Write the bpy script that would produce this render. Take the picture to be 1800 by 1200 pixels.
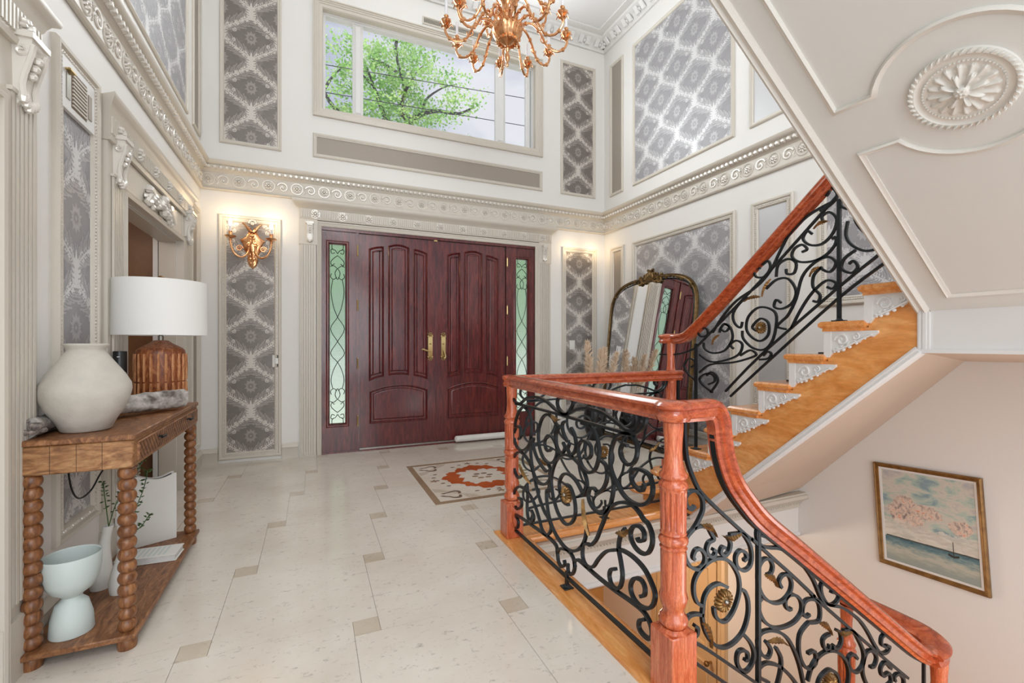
import bpy, math, random
from mathutils import Vector, Matrix
for o in list(bpy.data.objects): bpy.data.objects.remove(o)
sc = bpy.context.scene
col = sc.collection
pi = math.pi
RN = random.Random(11)

# ---------------------------------------------------------------- camera
cd = bpy.data.cameras.new('camera'); cam = bpy.data.objects.new('camera', cd); col.objects.link(cam)
cd.sensor_width = 36.0; cd.lens = 802.0/1800*36; cd.shift_y = 4.0/1800; cd.clip_start = .05; cd.clip_end = 300
cam.location = (0, 0, 1.2); cam.rotation_euler = (pi/2, 0, -0.4137)
sc.camera = cam

# ---------------------------------------------------------------- look
vs = sc.view_settings
sc.display_settings.display_device = 'sRGB'
vs.view_transform = 'Standard'; vs.look = 'None'; vs.gamma = 1; vs.use_curve_mapping = False
vs.exposure = 0.44

# ---------------------------------------------------------------- sky
W = bpy.data.worlds.new('sky'); sc.world = W; W.use_nodes = True
nt = W.node_tree; nt.nodes.clear()
wo = nt.nodes.new('ShaderNodeOutputWorld'); bg = nt.nodes.new('ShaderNodeBackground')
tc = nt.nodes.new('ShaderNodeTexCoord'); mp = nt.nodes.new('ShaderNodeMapping'); nz = nt.nodes.new('ShaderNodeTexNoise'); rp = nt.nodes.new('ShaderNodeValToRGB')
mp.inputs['Scale'].default_value = (1, 1, 2.2)
nz.inputs['Scale'].default_value = 3.2; nz.inputs['Detail'].default_value = 6; nz.inputs['Roughness'].default_value = .5
rp.color_ramp.elements[0].position = .42; rp.color_ramp.elements[0].color = (.60, .64, .78, 1)
rp.color_ramp.elements[1].position = .58; rp.color_ramp.elements[1].color = (.97, .97, 1, 1)
nt.links.new(tc.outputs['Generated'], mp.inputs[0]); nt.links.new(mp.outputs[0], nz.inputs[0]); nt.links.new(nz.outputs[0], rp.inputs[0])
nt.links.new(rp.outputs[0], bg.inputs[0]); bg.inputs[1].default_value = 0.66; nt.links.new(bg.outputs[0], wo.inputs[0])

# ---------------------------------------------------------------- lights
def lamp(name, kind, loc, power, color=(1, 1, 1), size=1.0, size_y=None, target=None, spread=None):
    l = bpy.data.lights.new(name, kind); o = bpy.data.objects.new(name, l); col.objects.link(o)
    l.energy = power; l.color = color; o.location = loc
    if kind == 'AREA':
        l.shape = 'RECTANGLE'; l.size = size; l.size_y = size_y or size
    if kind == 'POINT': l.shadow_soft_size = size
    if kind == 'SUN': l.angle = size
    if target is not None:
        o.rotation_euler = (Vector(target)-Vector(loc)).to_track_quat('-Z', 'Y').to_euler()
    return o
lamp('sun', 'SUN', (0, -5, 30), 3.2, (1, .96, .88), .02, target=(3.0, 0, 0))
# unseen fill lights added behind the camera to brighten the foyer
lamp('rear_fill_light', 'AREA', (0.0, -3.2, 2.4), 150, (.93, .97, 1), 4.2, 4.2, target=(1.3, 5, 2.3))
lamp('high_fill_light', 'AREA', (-0.1, -1.9, 4.75), 58, (.93, .97, 1), 2.2, 1.0, target=(1.4, 4.2, 3.2))
# daylight falling in through the tall front window
lamp('front_window_light', 'AREA', (1.4, 5.34, 4.31), 56, (.92, .97, 1), 2.5, 1.05, target=(1.4, 0, 4.31))
# fill lights added to brighten the lower floor and landing, no fixture there
lamp('lower_floor_fill', 'POINT', (2.6, 3.6, -1.0), 26, (1, .84, .66), .15)
lamp('lower_landing_fill', 'POINT', (2.3, .2, -.2), 14, (1, .97, .93), .3)
lamp('closet_fill', 'POINT', (-1.45, 3.6, 2.1), 3.5, (1, .9, .78), .08)  # added fill that lifts the dark closet, no fixture there

# ---------------------------------------------------------------- helpers
def lin(c): return tuple(((x/255.)/12.92 if x/255. <= .04045 else ((x/255.+.055)/1.055)**2.4) for x in c)+(1,)
def tag(o, label=None, cat=None, group=None, kind=None):
    if label: o['label'] = label
    if cat: o['category'] = cat
    if group: o['group'] = group
    if kind: o['kind'] = kind
    return o
def empty(name, loc=(0, 0, 0), rz=0):
    o = bpy.data.objects.new(name, None); col.objects.link(o); o.location = loc; o.rotation_euler = (0, 0, rz); o.empty_display_size = .1
    return o
def lerp(a, b, t): return a+(b-a)*t
def smooth(pts, n=5, closed=False):
    P = [Vector(p) for p in pts]; N = len(P); out = []
    rng = range(N) if closed else range(N-1)
    for i in rng:
        if closed: p0, p1, p2, p3 = P[i-1], P[i], P[(i+1) % N], P[(i+2) % N]
        else: p0, p1, p2, p3 = P[max(i-1, 0)], P[i], P[i+1], P[min(i+2, N-1)]
        for k in range(n):
            t = k/n
            out.append(.5*((2*p1)+(p2-p0)*t+(2*p0-5*p1+4*p2-p3)*t*t+(3*p1-p0-3*p2+p3)*t*t*t))
    if not closed: out.append(P[-1].copy())
    return out
class MB:
    def __init__(s): s.v = []; s.f = []; s.uv = {}
    def add(s, vs, fs):
        n = len(s.v); s.v += [tuple(v) for v in vs]; s.f += [tuple(i+n for i in f) for f in fs]; return s
    def box(s, x0, x1, y0, y1, z0, z1, M=None):
        v = [Vector((x, y, z)) for x in (x0, x1) for y in (y0, y1) for z in (z0, z1)]
        if M: v = [M @ p for p in v]
        return s.add(v, [(0, 1, 3, 2), (4, 6, 7, 5), (0, 4, 5, 1), (2, 3, 7, 6), (0, 2, 6, 4), (1, 5, 7, 3)])
    def bbox(s, x0, x1, y0, y1, z0, z1, b=.004, M=None):   # box with chamfered edges along every side
        v = []; f = []
        c = [(x0, x1), (y0, y1), (z0, z1)]
        import itertools
        idx = {}
        for sx, sy, sz in itertools.product((0, 1), repeat=3):
            base = [c[0][sx], c[1][sy], c[2][sz]]; sg = [1-2*sx, 1-2*sy, 1-2*sz]
            for k in range(3):
                p = [base[j]+(0 if j == k else sg[j]*b) for j in range(3)]
                idx[(sx, sy, sz, k)] = len(v); v.append(Vector(p))
        for k in range(3):
            a, d = [j for j in range(3) if j != k]
            for sv in (0, 1):
                q = []
                for (p, r) in ((0, 0), (1, 0), (1, 1), (0, 1)):
                    t = [0, 0, 0]; t[k] = sv; t[a] = p; t[d] = r; q.append(idx[tuple(t)+(k,)])
                f.append(tuple(q))
        for k in range(3):
            a, d = [j for j in range(3) if j != k]
            for (p, r) in itertools.product((0, 1), repeat=2):
                t0 = [0, 0, 0]; t0[a] = p; t0[d] = r; t1 = list(t0); t1[k] = 1
                f.append((idx[tuple(t0)+(a,)], idx[tuple(t0)+(d,)], idx[tuple(t1)+(d,)], idx[tuple(t1)+(a,)]))
        for t in itertools.product((0, 1), repeat=3): f.append(tuple(idx[t+(k,)] for k in range(3)))
        if M: v = [M @ p for p in v]
        return s.add(v, f)
    def prism(s, poly, fn, h0, h1):            # polygon (a,b) raised from h0 to h1 through fn(a,b,h)
        n = len(poly); v = [fn(a, b, h0) for a, b in poly]+[fn(a, b, h1) for a, b in poly]
        f = [tuple(range(n)), tuple(range(2*n-1, n-1, -1))]+[(i, (i+1) % n, n+(i+1) % n, n+i) for i in range(n)]
        return s.add(v, f)
    def dome(s, poly, fn, h0, h1, ins=.35):    # raised polygon whose top shrinks towards its middle
        ca = sum(p[0] for p in poly)/len(poly); cb = sum(p[1] for p in poly)/len(poly); n = len(poly)
        q = [(lerp(a, ca, ins), lerp(b, cb, ins)) for a, b in poly]
        q1 = [(lerp(a, ca, ins*.35), lerp(b, cb, ins*.35)) for a, b in poly]
        v = [fn(a, b, h0) for a, b in poly]+[fn(a, b, lerp(h0, h1, .75)) for a, b in q1]+[fn(a, b, h1) for a, b in q]
        f = [tuple(range(2*n, 3*n))]
        for r in (0, 1): f += [(r*n+i, r*n+(i+1) % n, (r+1)*n+(i+1) % n, (r+1)*n+i) for i in range(n)]
        return s.add(v, f)
    def lathe(s, prof, c=(0, 0, 0), n=24, M=None, mod=None, cap=True):
        v = []; f = []; m = len(prof)
        for j, (r, z) in enumerate(prof):
            for i in range(n):
                t = 2*pi*i/n; rr = r*(mod(t, j, z) if mod else 1)
                p = Vector((rr*math.cos(t), rr*math.sin(t), z))
                if M: p = M @ p
                v.append(p+Vector(c))
        for j in range(m-1):
            for i in range(n): f.append((j*n+i, j*n+(i+1) % n, (j+1)*n+(i+1) % n, (j+1)*n+i))
        if cap:
            if prof[0][0] > 1e-6: f.append(tuple(range(n-1, -1, -1)))
            if prof[-1][0] > 1e-6: f.append(tuple((m-1)*n+i for i in range(n)))
        return s.add(v, f)
    def sweep(s, pts, sec, nrm=None, closed=False, scale=None, cap=True):
        P = [Vector(p) for p in pts]; N = len(P); k = len(sec); v = []; f = []
        prev = None
        for i in range(N):
            if closed: t = (P[(i+1) % N]-P[i-1])
            else: t = P[min(i+1, N-1)]-P[max(i-1, 0)]
            if t.length < 1e-9: t = Vector((0, 0, 1))
            t.normalize()
            if nrm is not None: a = Vector(nrm)
            else:
                if prev is None:
                    a = Vector((0, 0, 1)) if abs(t.z) < .9 else Vector((1, 0, 0))
                else: a = prev
            a = (a-t*a.dot(t)).normalized(); prev = a
            b = t.cross(a)
            w = scale(i/(N-1 if N > 1 else 1)) if scale else 1
            for (x, y) in sec: v.append(P[i]+a*x*w+b*y*w)
        rng = N if closed else N-1
        for i in range(rng):
            for j in range(k):
                i2 = (i+1) % N
                f.append((i*k+j, i*k+(j+1) % k, i2*k+(j+1) % k, i2*k+j))
        if not closed and cap:
            f.append(tuple(range(k-1, -1, -1))); f.append(tuple((N-1)*k+j for j in range(k)))
        return s.add(v, f)
    def tube(s, pts, r, n=8, nrm=None, scale=None, closed=False):
        return s.sweep(pts, [(r*math.cos(2*pi*i/n), r*math.sin(2*pi*i/n)) for i in range(n)], nrm, closed, scale)
    def ball(s, c, r, n=10, sz=1, M=None):
        m = max(4, n//2)
        return s.lathe([(r*math.sin(pi*j/m), -r*sz*math.cos(pi*j/m)) for j in range(m+1)], c, n, M)
    def mould(s, path, prof, fn, closed=True): # profile (offset to the left of travel, height) mitred along a flat path
        P = [Vector(p) for p in path]; N = len(P); k = len(prof); v = []; f = []
        for i in range(N):
            d0 = (P[i]-P[i-1]).normalized() if (closed or i > 0) else None
            d1 = (P[(i+1) % N]-P[i]).normalized() if (closed or i < N-1) else None
            if d0 is None: d0 = d1
            if d1 is None: d1 = d0
            n0 = Vector((-d0.y, d0.x)); n1 = Vector((-d1.y, d1.x)); m = (n0+n1)
            if m.length < 1e-6: m = n0
            m.normalize(); m = m/max(.35, m.dot(n0))
            for o, h in prof: q = P[i]+m*o; v.append(Vector(fn(q.x, q.y, h)))
        for i in range(N if closed else N-1):
            for j in range(k-1):
                i2 = (i+1) % N; f.append((i*k+j, i*k+j+1, i2*k+j+1, i2*k+j))
        if not closed:
            f.append(tuple(range(k))); f.append(tuple((N-1)*k+j for j in range(k-1, -1, -1)))
        return s.add(v, f)
    def quad(s, p, uv=None):
        if uv: s.uv[len(s.f)] = uv
        return s.add(p, [tuple(range(len(p)))])
    def build(s, name, m, parent=None, ang=38, flat=False):
        me = bpy.data.meshes.new(name); me.from_pydata([tuple(v) for v in s.v], [], s.f)
        if s.uv:
            ul = me.uv_layers.new(name='UVMap')
            for p in me.polygons:
                if p.index in s.uv:
                    for li, u in zip(p.loop_indices, s.uv[p.index]): ul.data[li].uv = u
        me.materials.append(m)
        if not s.uv:
            import bmesh
            b = bmesh.new(); b.from_mesh(me); bmesh.ops.recalc_face_normals(b, faces=b.faces); b.to_mesh(me); b.free()
        if not flat:
            me.shade_smooth(); me.set_sharp_from_angle(angle=math.radians(ang))
        o = bpy.data.objects.new(name, me); col.objects.link(o)
        if parent is not None:
            o.parent = parent
            W_ = Matrix.Translation(parent.location) @ Matrix.Rotation(parent.rotation_euler.z, 4, 'Z') if parent.type == 'EMPTY' else Matrix.Identity(4)
            o.matrix_parent_inverse = W_.inverted()
        return o
def structure(o): o['kind'] = 'structure'; return o
def rect(a0, a1, b0, b1): return [(a0, b0), (a1, b0), (a1, b1), (a0, b1)]
def circ(ca, cb, r, n=16, rb=None, ph=0): return [(ca+r*math.cos(2*pi*i/n+ph), cb+(rb or r)*math.sin(2*pi*i/n+ph)) for i in range(n)]
F, XL, XR, XS = 5.37, -1.009, 3.78, 2.44
def pf(a, b, h): return (a, F-h, b)            # front wall plane: x, z, height off the wall
def pl(a, b, h): return (XL+h, a, b)           # left wall: y, z
def prr(a, b, h): return (XR-h, a, b)          # right wall: y, z

# ---------------------------------------------------------------- materials
class NG:
    def __init__(s, name):
        s.m = bpy.data.materials.new(name); s.m.use_nodes = True; s.t = s.m.node_tree; s.b = s.t.nodes['Principled BSDF']
    def n(s, k, **kw):
        x = s.t.nodes.new('ShaderNode'+k)
        for a, b in kw.items(): setattr(x, a, b)
        return x
    def l(s, a, b): s.t.links.new(a, b)
    def mth(s, op, a, b=None, c=None):
        x = s.n('Math', operation=op)
        for i, q in enumerate((a, b, c)):
            if q is None: continue
            if isinstance(q, (int, float)): x.inputs[i].default_value = q
            else: s.l(q, x.inputs[i])
        return x.outputs[0]
    def mix(s, fac, a, b):
        x = s.n('Mix', data_type='RGBA')
        for i, q in ((0, fac), (6, a), (7, b)):
            if isinstance(q, (int, float)): x.inputs[i].default_value = q
            elif isinstance(q, tuple): x.inputs[i].default_value = q
            else: s.l(q, x.inputs[i])
        return x.outputs[2]
    def pos(s, scale=(1, 1, 1), kind='Object', rot=(0, 0, 0)):
        t = s.n('TexCoord'); m = s.n('Mapping'); m.inputs['Scale'].default_value = scale; m.inputs['Rotation'].default_value = rot
        s.l(t.outputs[kind], m.inputs[0]); return m.outputs[0]
    def noise(s, vec, scale, detail=4, rough=.5, dist=0):
        x = s.n('TexNoise'); s.l(vec, x.inputs['Vector']); x.inputs['Scale'].default_value = scale; x.inputs['Detail'].default_value = detail
        x.inputs['Roughness'].default_value = rough; x.inputs['Distortion'].default_value = dist; return x.outputs[0]
    def ramp(s, fac, stops):
        x = s.n('ValToRGB'); e = x.color_ramp.elements
        while len(e) < len(stops): e.new(.5)
        for q, (p, c) in zip(e, stops): q.position = p; q.color = c if len(c) == 4 else tuple(c)+(1,)
        s.l(fac, x.inputs[0]); return x.outputs[0]
    def bump(s, h, st, d=.002):
        x = s.n('Bump'); x.inputs['Strength'].default_value = st; x.inputs['Distance'].default_value = d; s.l(h, x.inputs['Height']); s.l(x.outputs[0], s.b.inputs['Normal'])
def mat(name, rgb, rough=.5, metal=0, var=.0, vs=6, bump=0, bs=60, spec=.5, rgb2=None):
    g = NG(name); c = lin(rgb); g.b.inputs['Base Color'].default_value = c; g.b.inputs['Roughness'].default_value = rough
    g.b.inputs['Metallic'].default_value = metal; g.b.inputs['Specular IOR Level'].default_value = spec
    if rgb2 or var:
        c2 = lin(rgb2) if rgb2 else tuple(x*(1-var) for x in c[:3])+(1,)
        f = g.ramp(g.noise(g.pos(), vs, 5, .6), [(.35, (0, 0, 0)), (.65, (1, 1, 1))])
        g.l(g.mix(f, c, c2), g.b.inputs['Base Color'])
    if bump: g.bump(g.noise(g.pos(), bs, 4, .6), bump)
    return g.m
def wood(name, c1, c2, c3, sc_=(1, 1, 1), scale=8, rough=.3, dist=1.5, fine=.25, bumpv=.15, coat=0):
    g = NG(name); v = g.pos(sc_)
    a = g.noise(v, scale, 4, .55, dist); b = g.noise(v, scale*9, 3, .6, .3)
    c = g.ramp(a, [(.3, lin(c1)), (.5, lin(c2)), (.7, lin(c3))])
    k = g.ramp(b, [(.35, (1-fine, 1-fine, 1-fine)), (.6, (1, 1, 1))])
    x = g.n('Mix', data_type='RGBA', blend_type='MULTIPLY'); x.inputs[0].default_value = 1; g.l(c, x.inputs[6]); g.l(k, x.inputs[7])
    g.l(x.outputs[2], g.b.inputs['Base Color']); g.b.inputs['Roughness'].default_value = rough; g.b.inputs['Coat Weight'].default_value = coat; g.b.inputs['Coat Roughness'].default_value = .12
    if bumpv: g.bump(b, bumpv, .001)
    return g.m
def damask(name, dark, mid, light, metal=.25, rough=.42):
    g = NG(name); uv = g.n('UVMap'); sp = g.n('SeparateXYZ'); g.l(uv.outputs[0], sp.inputs[0])
    WX, HZ = .515, .51
    x = g.mth('PINGPONG', g.mth('ADD', sp.outputs[0], WX*8), WX/2)                 # mirrored across each column
    z = sp.outputs[1]
    ph = g.mth('MULTIPLY', z, 2*pi/HZ)
    cv = g.mth('MULTIPLY', g.mth('SUBTRACT', 1.0, g.mth('COSINE', ph)), WX/4)     # ogee line
    zm = g.mth('MODULO', g.mth('ADD', z, HZ*8), HZ)
    cm = g.n('CombineXYZ'); g.l(x, cm.inputs[0]); g.l(zm, cm.inputs[1])
    na = g.noise(cm.outputs[0], 8, 2, .5); n1 = g.noise(cm.outputs[0], 30, 2, .6); n3 = g.noise(cm.outputs[0], 15, 3, .6)
    cen = lambda n_, k: g.mth('MULTIPLY', g.mth('SUBTRACT', n_, .5), k)
    d = g.mth('ABSOLUTE', g.mth('ADD', g.mth('SUBTRACT', x, cv), cen(na, .10)))
    # broad feather strokes beside the stems, dark lobed heart in each cell
    st = g.mth('SINE', g.mth('ADD', g.mth('MULTIPLY', z, 150), g.mth('ADD', g.mth('MULTIPLY', d, -330), g.mth('MULTIPLY', na, 7))))
    fe = g.mth('LESS_THAN', d, g.mth('ADD', .085, cen(n3, .12)))
    gr = g.mth('ADD', g.mth('MULTIPLY', g.mth('ADD', .22, g.mth('MULTIPLY', st, .14)), fe), g.mth('MULTIPLY', n3, .42))
    gf = g.ramp(gr, [(.12, lin(dark)), (.58, lin(mid))])
    g.l(gf, g.b.inputs['Base Color'])
    g.b.inputs['Metallic'].default_value = metal; g.b.inputs['Roughness'].default_value = rough
    return g.m
MT = {}
MT['wall'] = mat('wall_paint', (228, 226, 221), .55)
MT['ceil'] = mat('ceiling_paint', (226, 225, 224), .7)
MT['trim'] = mat('trim_paint', (205, 198, 185), .36)
MT['white'] = mat('white_paint', (224, 223, 220), .4)
MT['carved'] = mat('carved_white_paint', (222, 220, 215), .4, bump=1.0, bs=90)
MT['relief'] = mat('silvered_relief_paint', (222, 217, 208), .25, .15)
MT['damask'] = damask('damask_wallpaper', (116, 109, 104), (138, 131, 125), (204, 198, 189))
MT['damask_side'] = damask('damask_wallpaper_sheen', (146, 144, 146), (164, 162, 164), (220, 219, 218), .12, .5)  # same paper on the side walls, window sheen put into lighter colours
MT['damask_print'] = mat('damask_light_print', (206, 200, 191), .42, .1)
MT['damask_print_side'] = mat('damask_light_print_sheen', (212, 211, 210), .42, .12)  # paler copy of the print, with the window sheen in its colour
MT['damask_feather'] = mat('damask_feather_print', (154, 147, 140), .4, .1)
MT['damask_feather_side'] = mat('damask_feather_print_sheen', (176, 174, 175), .42, .12)  # feather print lightened for the sheen on the side walls
MT['plain'] = mat('plain_taupe_wallpaper', (157, 147, 135), .5, .15, bump=.2, bs=400)
MT['plain_light'] = mat('plain_silver_wallpaper', (190, 190, 190), .4, .25, bump=.2, bs=400)
MT['maho'] = wood('mahogany_varnish', (70, 26, 28), (98, 38, 38), (122, 50, 44), (6, 6, .7), 5, .24, 1.2, .3, .1, .3)
MT['cherry'] = wood('cherry_varnish', (152, 64, 34), (184, 84, 48), (206, 108, 66), (3, 3, 6), 6, .2, 1.5, .28, .1, .4)
MT['cherry_v'] = wood('cherry_turned_varnish', (168, 74, 42), (204, 102, 64), (226, 134, 92), (9, 9, 1.0), 6, .25, 1, .34, .15, .3)
MT['oak'] = wood('oak_varnish', (214, 136, 66), (230, 156, 86), (242, 178, 110), (5, .8, 2.5), 4, .22, 2.2, .12, .05, .3)
MT['oak_x'] = wood('oak_varnish_cross', (208, 128, 60), (226, 150, 82), (238, 170, 104), (.8, 5, 5), 4, .22, 2.2, .12, .05, .3)
MT['mango'] = wood('mango_wood', (98, 60, 34), (134, 88, 54), (166, 118, 78), (4, 1, 4), 6, .42, 2.5, .25, .25)
MT['mango_x'] = wood('mango_wood_end', (112, 72, 42), (154, 108, 68), (184, 140, 96), (1.2, 4, 3), 5, .45, 3.5, .25, .25)
MT['mango_z'] = wood('mango_wood_turned', (92, 54, 30), (130, 82, 48), (160, 110, 68), (5, 5, 1.5), 6, .36, 2, .25, .2)
MT['groove'] = mat('dark_groove', (62, 40, 26), .7)
MT['iron'] = mat('black_iron', (38, 43, 46), .36, .55, bump=.25, bs=120)
MT['gilt'] = mat('aged_gilt', (168, 130, 78), .42, .75, rgb2=(110, 84, 54), vs=30)
MT['gold'] = mat('polished_brass', (236, 186, 138), .24, 1.0, rgb2=(212, 150, 104), vs=14)
MT['antique'] = mat('antique_gold_frame', (132, 106, 66), .4, .8, rgb2=(92, 72, 44), vs=24, bump=.3)
MT['brass'] = mat('satin_brass', (196, 172, 120), .3, .9)
MT['candle'] = mat('white_candle_tube', (232, 234, 238), .4)
MT['shade'] = mat('white_linen_shade', (233, 232, 228), .85, bump=.25, bs=300)
MT['lampwood'] = wood('carved_lamp_wood', (96, 44, 18), (142, 76, 38), (188, 122, 74), (7, 7, 2), 9, .4, 1, .4, .5)
MT['lampwood_l'] = wood('carved_lamp_wood_ridge', (150, 86, 46), (196, 132, 84), (214, 158, 112), (7, 7, 2), 9, .45, 1, .3, .4)
MT['stone'] = mat('rough_plaster_vase', (194, 188, 177), .85, 0, .14, 9, bump=1.0, bs=34)
MT['bark'] = mat('weathered_bark', (190, 184, 177), .8, 0, rgb2=(88, 78, 72), vs=16, bump=1.0, bs=40)
MT['char'] = mat('dark_bark', (60, 56, 58), .7, 0, rgb2=(150, 138, 128), vs=34, bump=1.0, bs=50)
MT['black'] = mat('satin_black', (16, 18, 20), .35)
MT['sage'] = mat('pale_sage_ceramic', (196, 206, 202), .6)
MT['ceram'] = mat('matte_white_ceramic', (222, 220, 214), .6, 0, .04, 8)
MT['page'] = mat('pale_paper', (214, 214, 210), .7, 0, .1, 30)
MT['green'] = mat('green_leaf', (70, 104, 48), .5, 0, rgb2=(40, 68, 30), vs=20)
MT['pampas'] = mat('pampas_plume', (246, 226, 202), .9, 0, rgb2=(228, 202, 172), vs=20)
MT['ochre'] = mat('ochre_wall_paint', (206, 156, 92), .6)
MT['lowdoor'] = mat('cream_door_paint', (214, 184, 140), .45)
MT['grout'] = mat('tile_grout', (176, 166, 152), .7)
MT['slate'] = mat('slate_stair_carpet', (62, 72, 78), .9, bump=.3, bs=500)
MT['steel'] = mat('brushed_steel', (160, 158, 150), .35, .9)
MT['brownwood'] = mat('brown_door_wood', (142, 104, 72), .45, 0, rgb2=(124, 88, 60), vs=4)
MT['redwood'] = mat('red_brown_wood', (150, 70, 44), .4, 0, rgb2=(118, 50, 32), vs=12)
def glassm(name, tint, rough, alpha_mix):
    g = NG(name); t = g.t; t.nodes.remove(g.b); out = t.nodes['Material Output']
    a = g.n('BsdfTransparent'); a.inputs[0].default_value = tint
    b = g.n('BsdfGlossy'); b.inputs['Roughness'].default_value = rough
    m = g.n('MixShader'); m.inputs[0].default_value = alpha_mix; g.l(a.outputs[0], m.inputs[1]); g.l(b.outputs[0], m.inputs[2]); g.l(m.outputs[0], out.inputs[0])
    return g.m
MT['glass'] = glassm('clear_window_glass', (.97, .98, 1, 1), .02, .05)
g = NG('hammered_glass'); g.b.inputs['Base Color'].default_value = lin((214, 232, 224)); g.b.inputs['Roughness'].default_value = .28
g.b.inputs['Transmission Weight'].default_value = .92; g.b.inputs['IOR'].default_value = 1.25; g.bump(g.noise(g.pos(), 70, 2, .5), .8, .01); MT['frost'] = g.m
g = NG('mirror_glass'); g.b.inputs['Base Color'].default_value = (.88, .89, .9, 1); g.b.inputs['Metallic'].default_value = 1; g.b.inputs['Roughness'].default_value = .01; MT['mirror'] = g.m
def emis(name, c, s):
    g = NG(name); g.b.inputs['Emission Color'].default_value = c; g.b.inputs['Emission Strength'].default_value = s; g.b.inputs['Base Color'].default_value = (1, 1, 1, 1); return g.m
MT['bulb'] = emis('glowing_bulb', (1, .86, .66, 1), 14)
# marble tiles
def marble(name, c1, c2, rough, speck=True):
    g = NG(name); v = g.pos()
    a = g.noise(v, 2.2, 5, .6); b = g.noise(g.pos((1, 2.2, 1), rot=(0, 0, .5)), 15, 5, .62, 1.2); c = g.noise(v, 42, 4, .6, .8)
    k = g.ramp(a, [(.35, lin(c1)), (.68, lin(c2))])
    f = g.mth('MULTIPLY', g.ramp(b, [(.53, (0, 0, 0)), (.68, (.85, .85, .85))]), g.ramp(c, [(.5, (0, 0, 0)), (.62, (1, 1, 1))]))
    g.l(g.mix(f, k, lin(tuple(x*.78 for x in c2))), g.b.inputs['Base Color']); g.b.inputs['Roughness'].default_value = rough
    return g.m
MT['marble'] = marble('cream_marble_tile', (219, 211, 199), (208, 198, 184), .13)
MT['inset'] = marble('taupe_marble_inset', (203, 191, 174), (184, 169, 149), .16)
MT['band'] = marble('brown_marble_band', (156, 132, 106), (136, 112, 88), .2)
MT['field'] = marble('ivory_marble_field', (222, 213, 200), (206, 194, 178), .15)
MT['rust'] = marble('rust_marble', (188, 92, 42), (160, 70, 28), .2)
MT['grey'] = marble('grey_brown_marble', (128, 108, 92), (104, 88, 76), .2)

# ================================================================= the room
BACK = -2.0
def boxes(name, L, m, parent=None):
    b = MB()
    for q in L: b.box(*q)
    return b.build(name, m, parent, flat=True)
# front wall with the door and window openings
structure(boxes('wall_front', [(-1.2, .097, F, F+.22, -.3, 5.6), (2.684, 3.98, F, F+.22, -.3, 3.7), (2.709, 3.98, F, F+.22, 3.7, 5.6), (.097, 2.684, F, F+.22, 2.47, 3.7), (.097, 2.709, F, F+.22, 3.7, 3.745), (.097, 2.709, F, F+.22, 4.865, 5.6)], MT['wall']))
structure(boxes('wall_left', [(XL-.12, XL, .2, 1.10, -.3, 5.6), (XL-.12, XL, 2.12, 3.26, -.3, 5.6), (XL-.12, XL, 4.51, F+.1, -.3, 5.6), (XL-.12, XL, 3.26, 4.51, 2.035, 5.6), (XL-.12, XL, 1.10, 2.12, 2.035, 5.6)], MT['wall']))
structure(boxes('wall_right', [(XR, XR+.2, -.6, F+.2, -3.1, 5.6)], MT['wall']))
structure(boxes('ceiling', [(-1.2, 3.98, BACK, F+.22, 5.42, 5.62)], MT['ceil']))
# floor: slab with the stair opening, then hopscotch marble tiles
REG = [(XL, 1.075, -1.4, F), (1.075, XR, 2.70, F), (-1.95, XL, 3.26, 4.51), (.0, 2.684, F, F+.02)]
fl = structure(boxes('floor', [(XL, 1.16, -1.4, F+.02, -.3, -.004), (1.16, XR, 2.60, F+.02, -.3, -.004), (-1.95, XL, 3.2, 4.65, -.3, -.004)], MT['grout']))
tb = MB(); ib = MB()
TL_, TS_ = .6365, .1055; tx0, ty0 = .267, 2.715
def clip_tile(mb, x0, x1, y0, y1):
    for (a, b, c, d) in REG[:3]:
        p, q, r, s_ = max(x0, a), min(x1, b), max(y0, c), min(y1, d)
        if q-p > .004 and s_-r > .004: mb.box(p+.0009, q-.0009, r+.0009, s_-.0009, -.003, 0)
for i in range(-12, 13):
    for j in range(-12, 13):
        x = tx0+i*TL_+j*TS_; y = ty0-i*TS_+j*TL_
        if -3 < x < 5 and -3 < y < 7:
            clip_tile(ib, x, x+TS_, y-TS_, y); clip_tile(tb, x-TL_, x, y-TL_, y)
o = tb.build('marble_tiles', MT['marble'], fl, flat=True)
o = ib.build('marble_insets', MT['inset'], fl, flat=True); o['label'] = 'small darker square marble insets'
# inlaid floor medallion before the door
med = MB(); cx, cy, hs = 1.425, 3.915, .58
def pz(z): return lambda a, b, h: (a, b, z+h)
med.mould([(cx-hs, cy-hs), (cx+hs, cy-hs), (cx+hs, cy+hs), (cx-hs, cy+hs)], [(0, 0), (0, .0022), (.05, .0022), (.05, 0)], pz(0))
inl = med.build('floor_medallion', MT['band'], fl, flat=True); inl['label'] = 'brown marble border of the inlaid floor medallion'
MB().box(cx-hs+.05, cx+hs-.05, cy-hs+.05, cy+hs-.05, 0, .0016).build('medallion_field', MT['field'], inl, flat=True)
def flatpoly(name, polys, m, z0=.0014, z1=.0024):
    b = MB()
    for p in polys: b.prism(p, pz(0), z0, z1)
    return b.build(name, m, inl, flat=True)
ring = MB(); N = 96; v = []; f = []
for i in range(N):
    t = 2*pi*i/N
    ro = .335*(1+.07*math.cos(4*t+.3)+.05*math.sin(13*t)+.03*math.sin(29*t)); ri = .215*(1+.10*math.cos(4*t+pi)+.10*math.sin(11*t)+.05*math.sin(23*t))
    for r in (ri, ro): v.append((cx+r*math.cos(t), cy+r*math.sin(t), .0026))
for i in range(N): f.append((2*i, 2*i+1, (2*i+3) % (2*N), (2*i+2) % (2*N)))
ring.add(v, f); ring.build('rust_scroll_ring', MT['rust'], inl, flat=True)
pet = []
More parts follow.
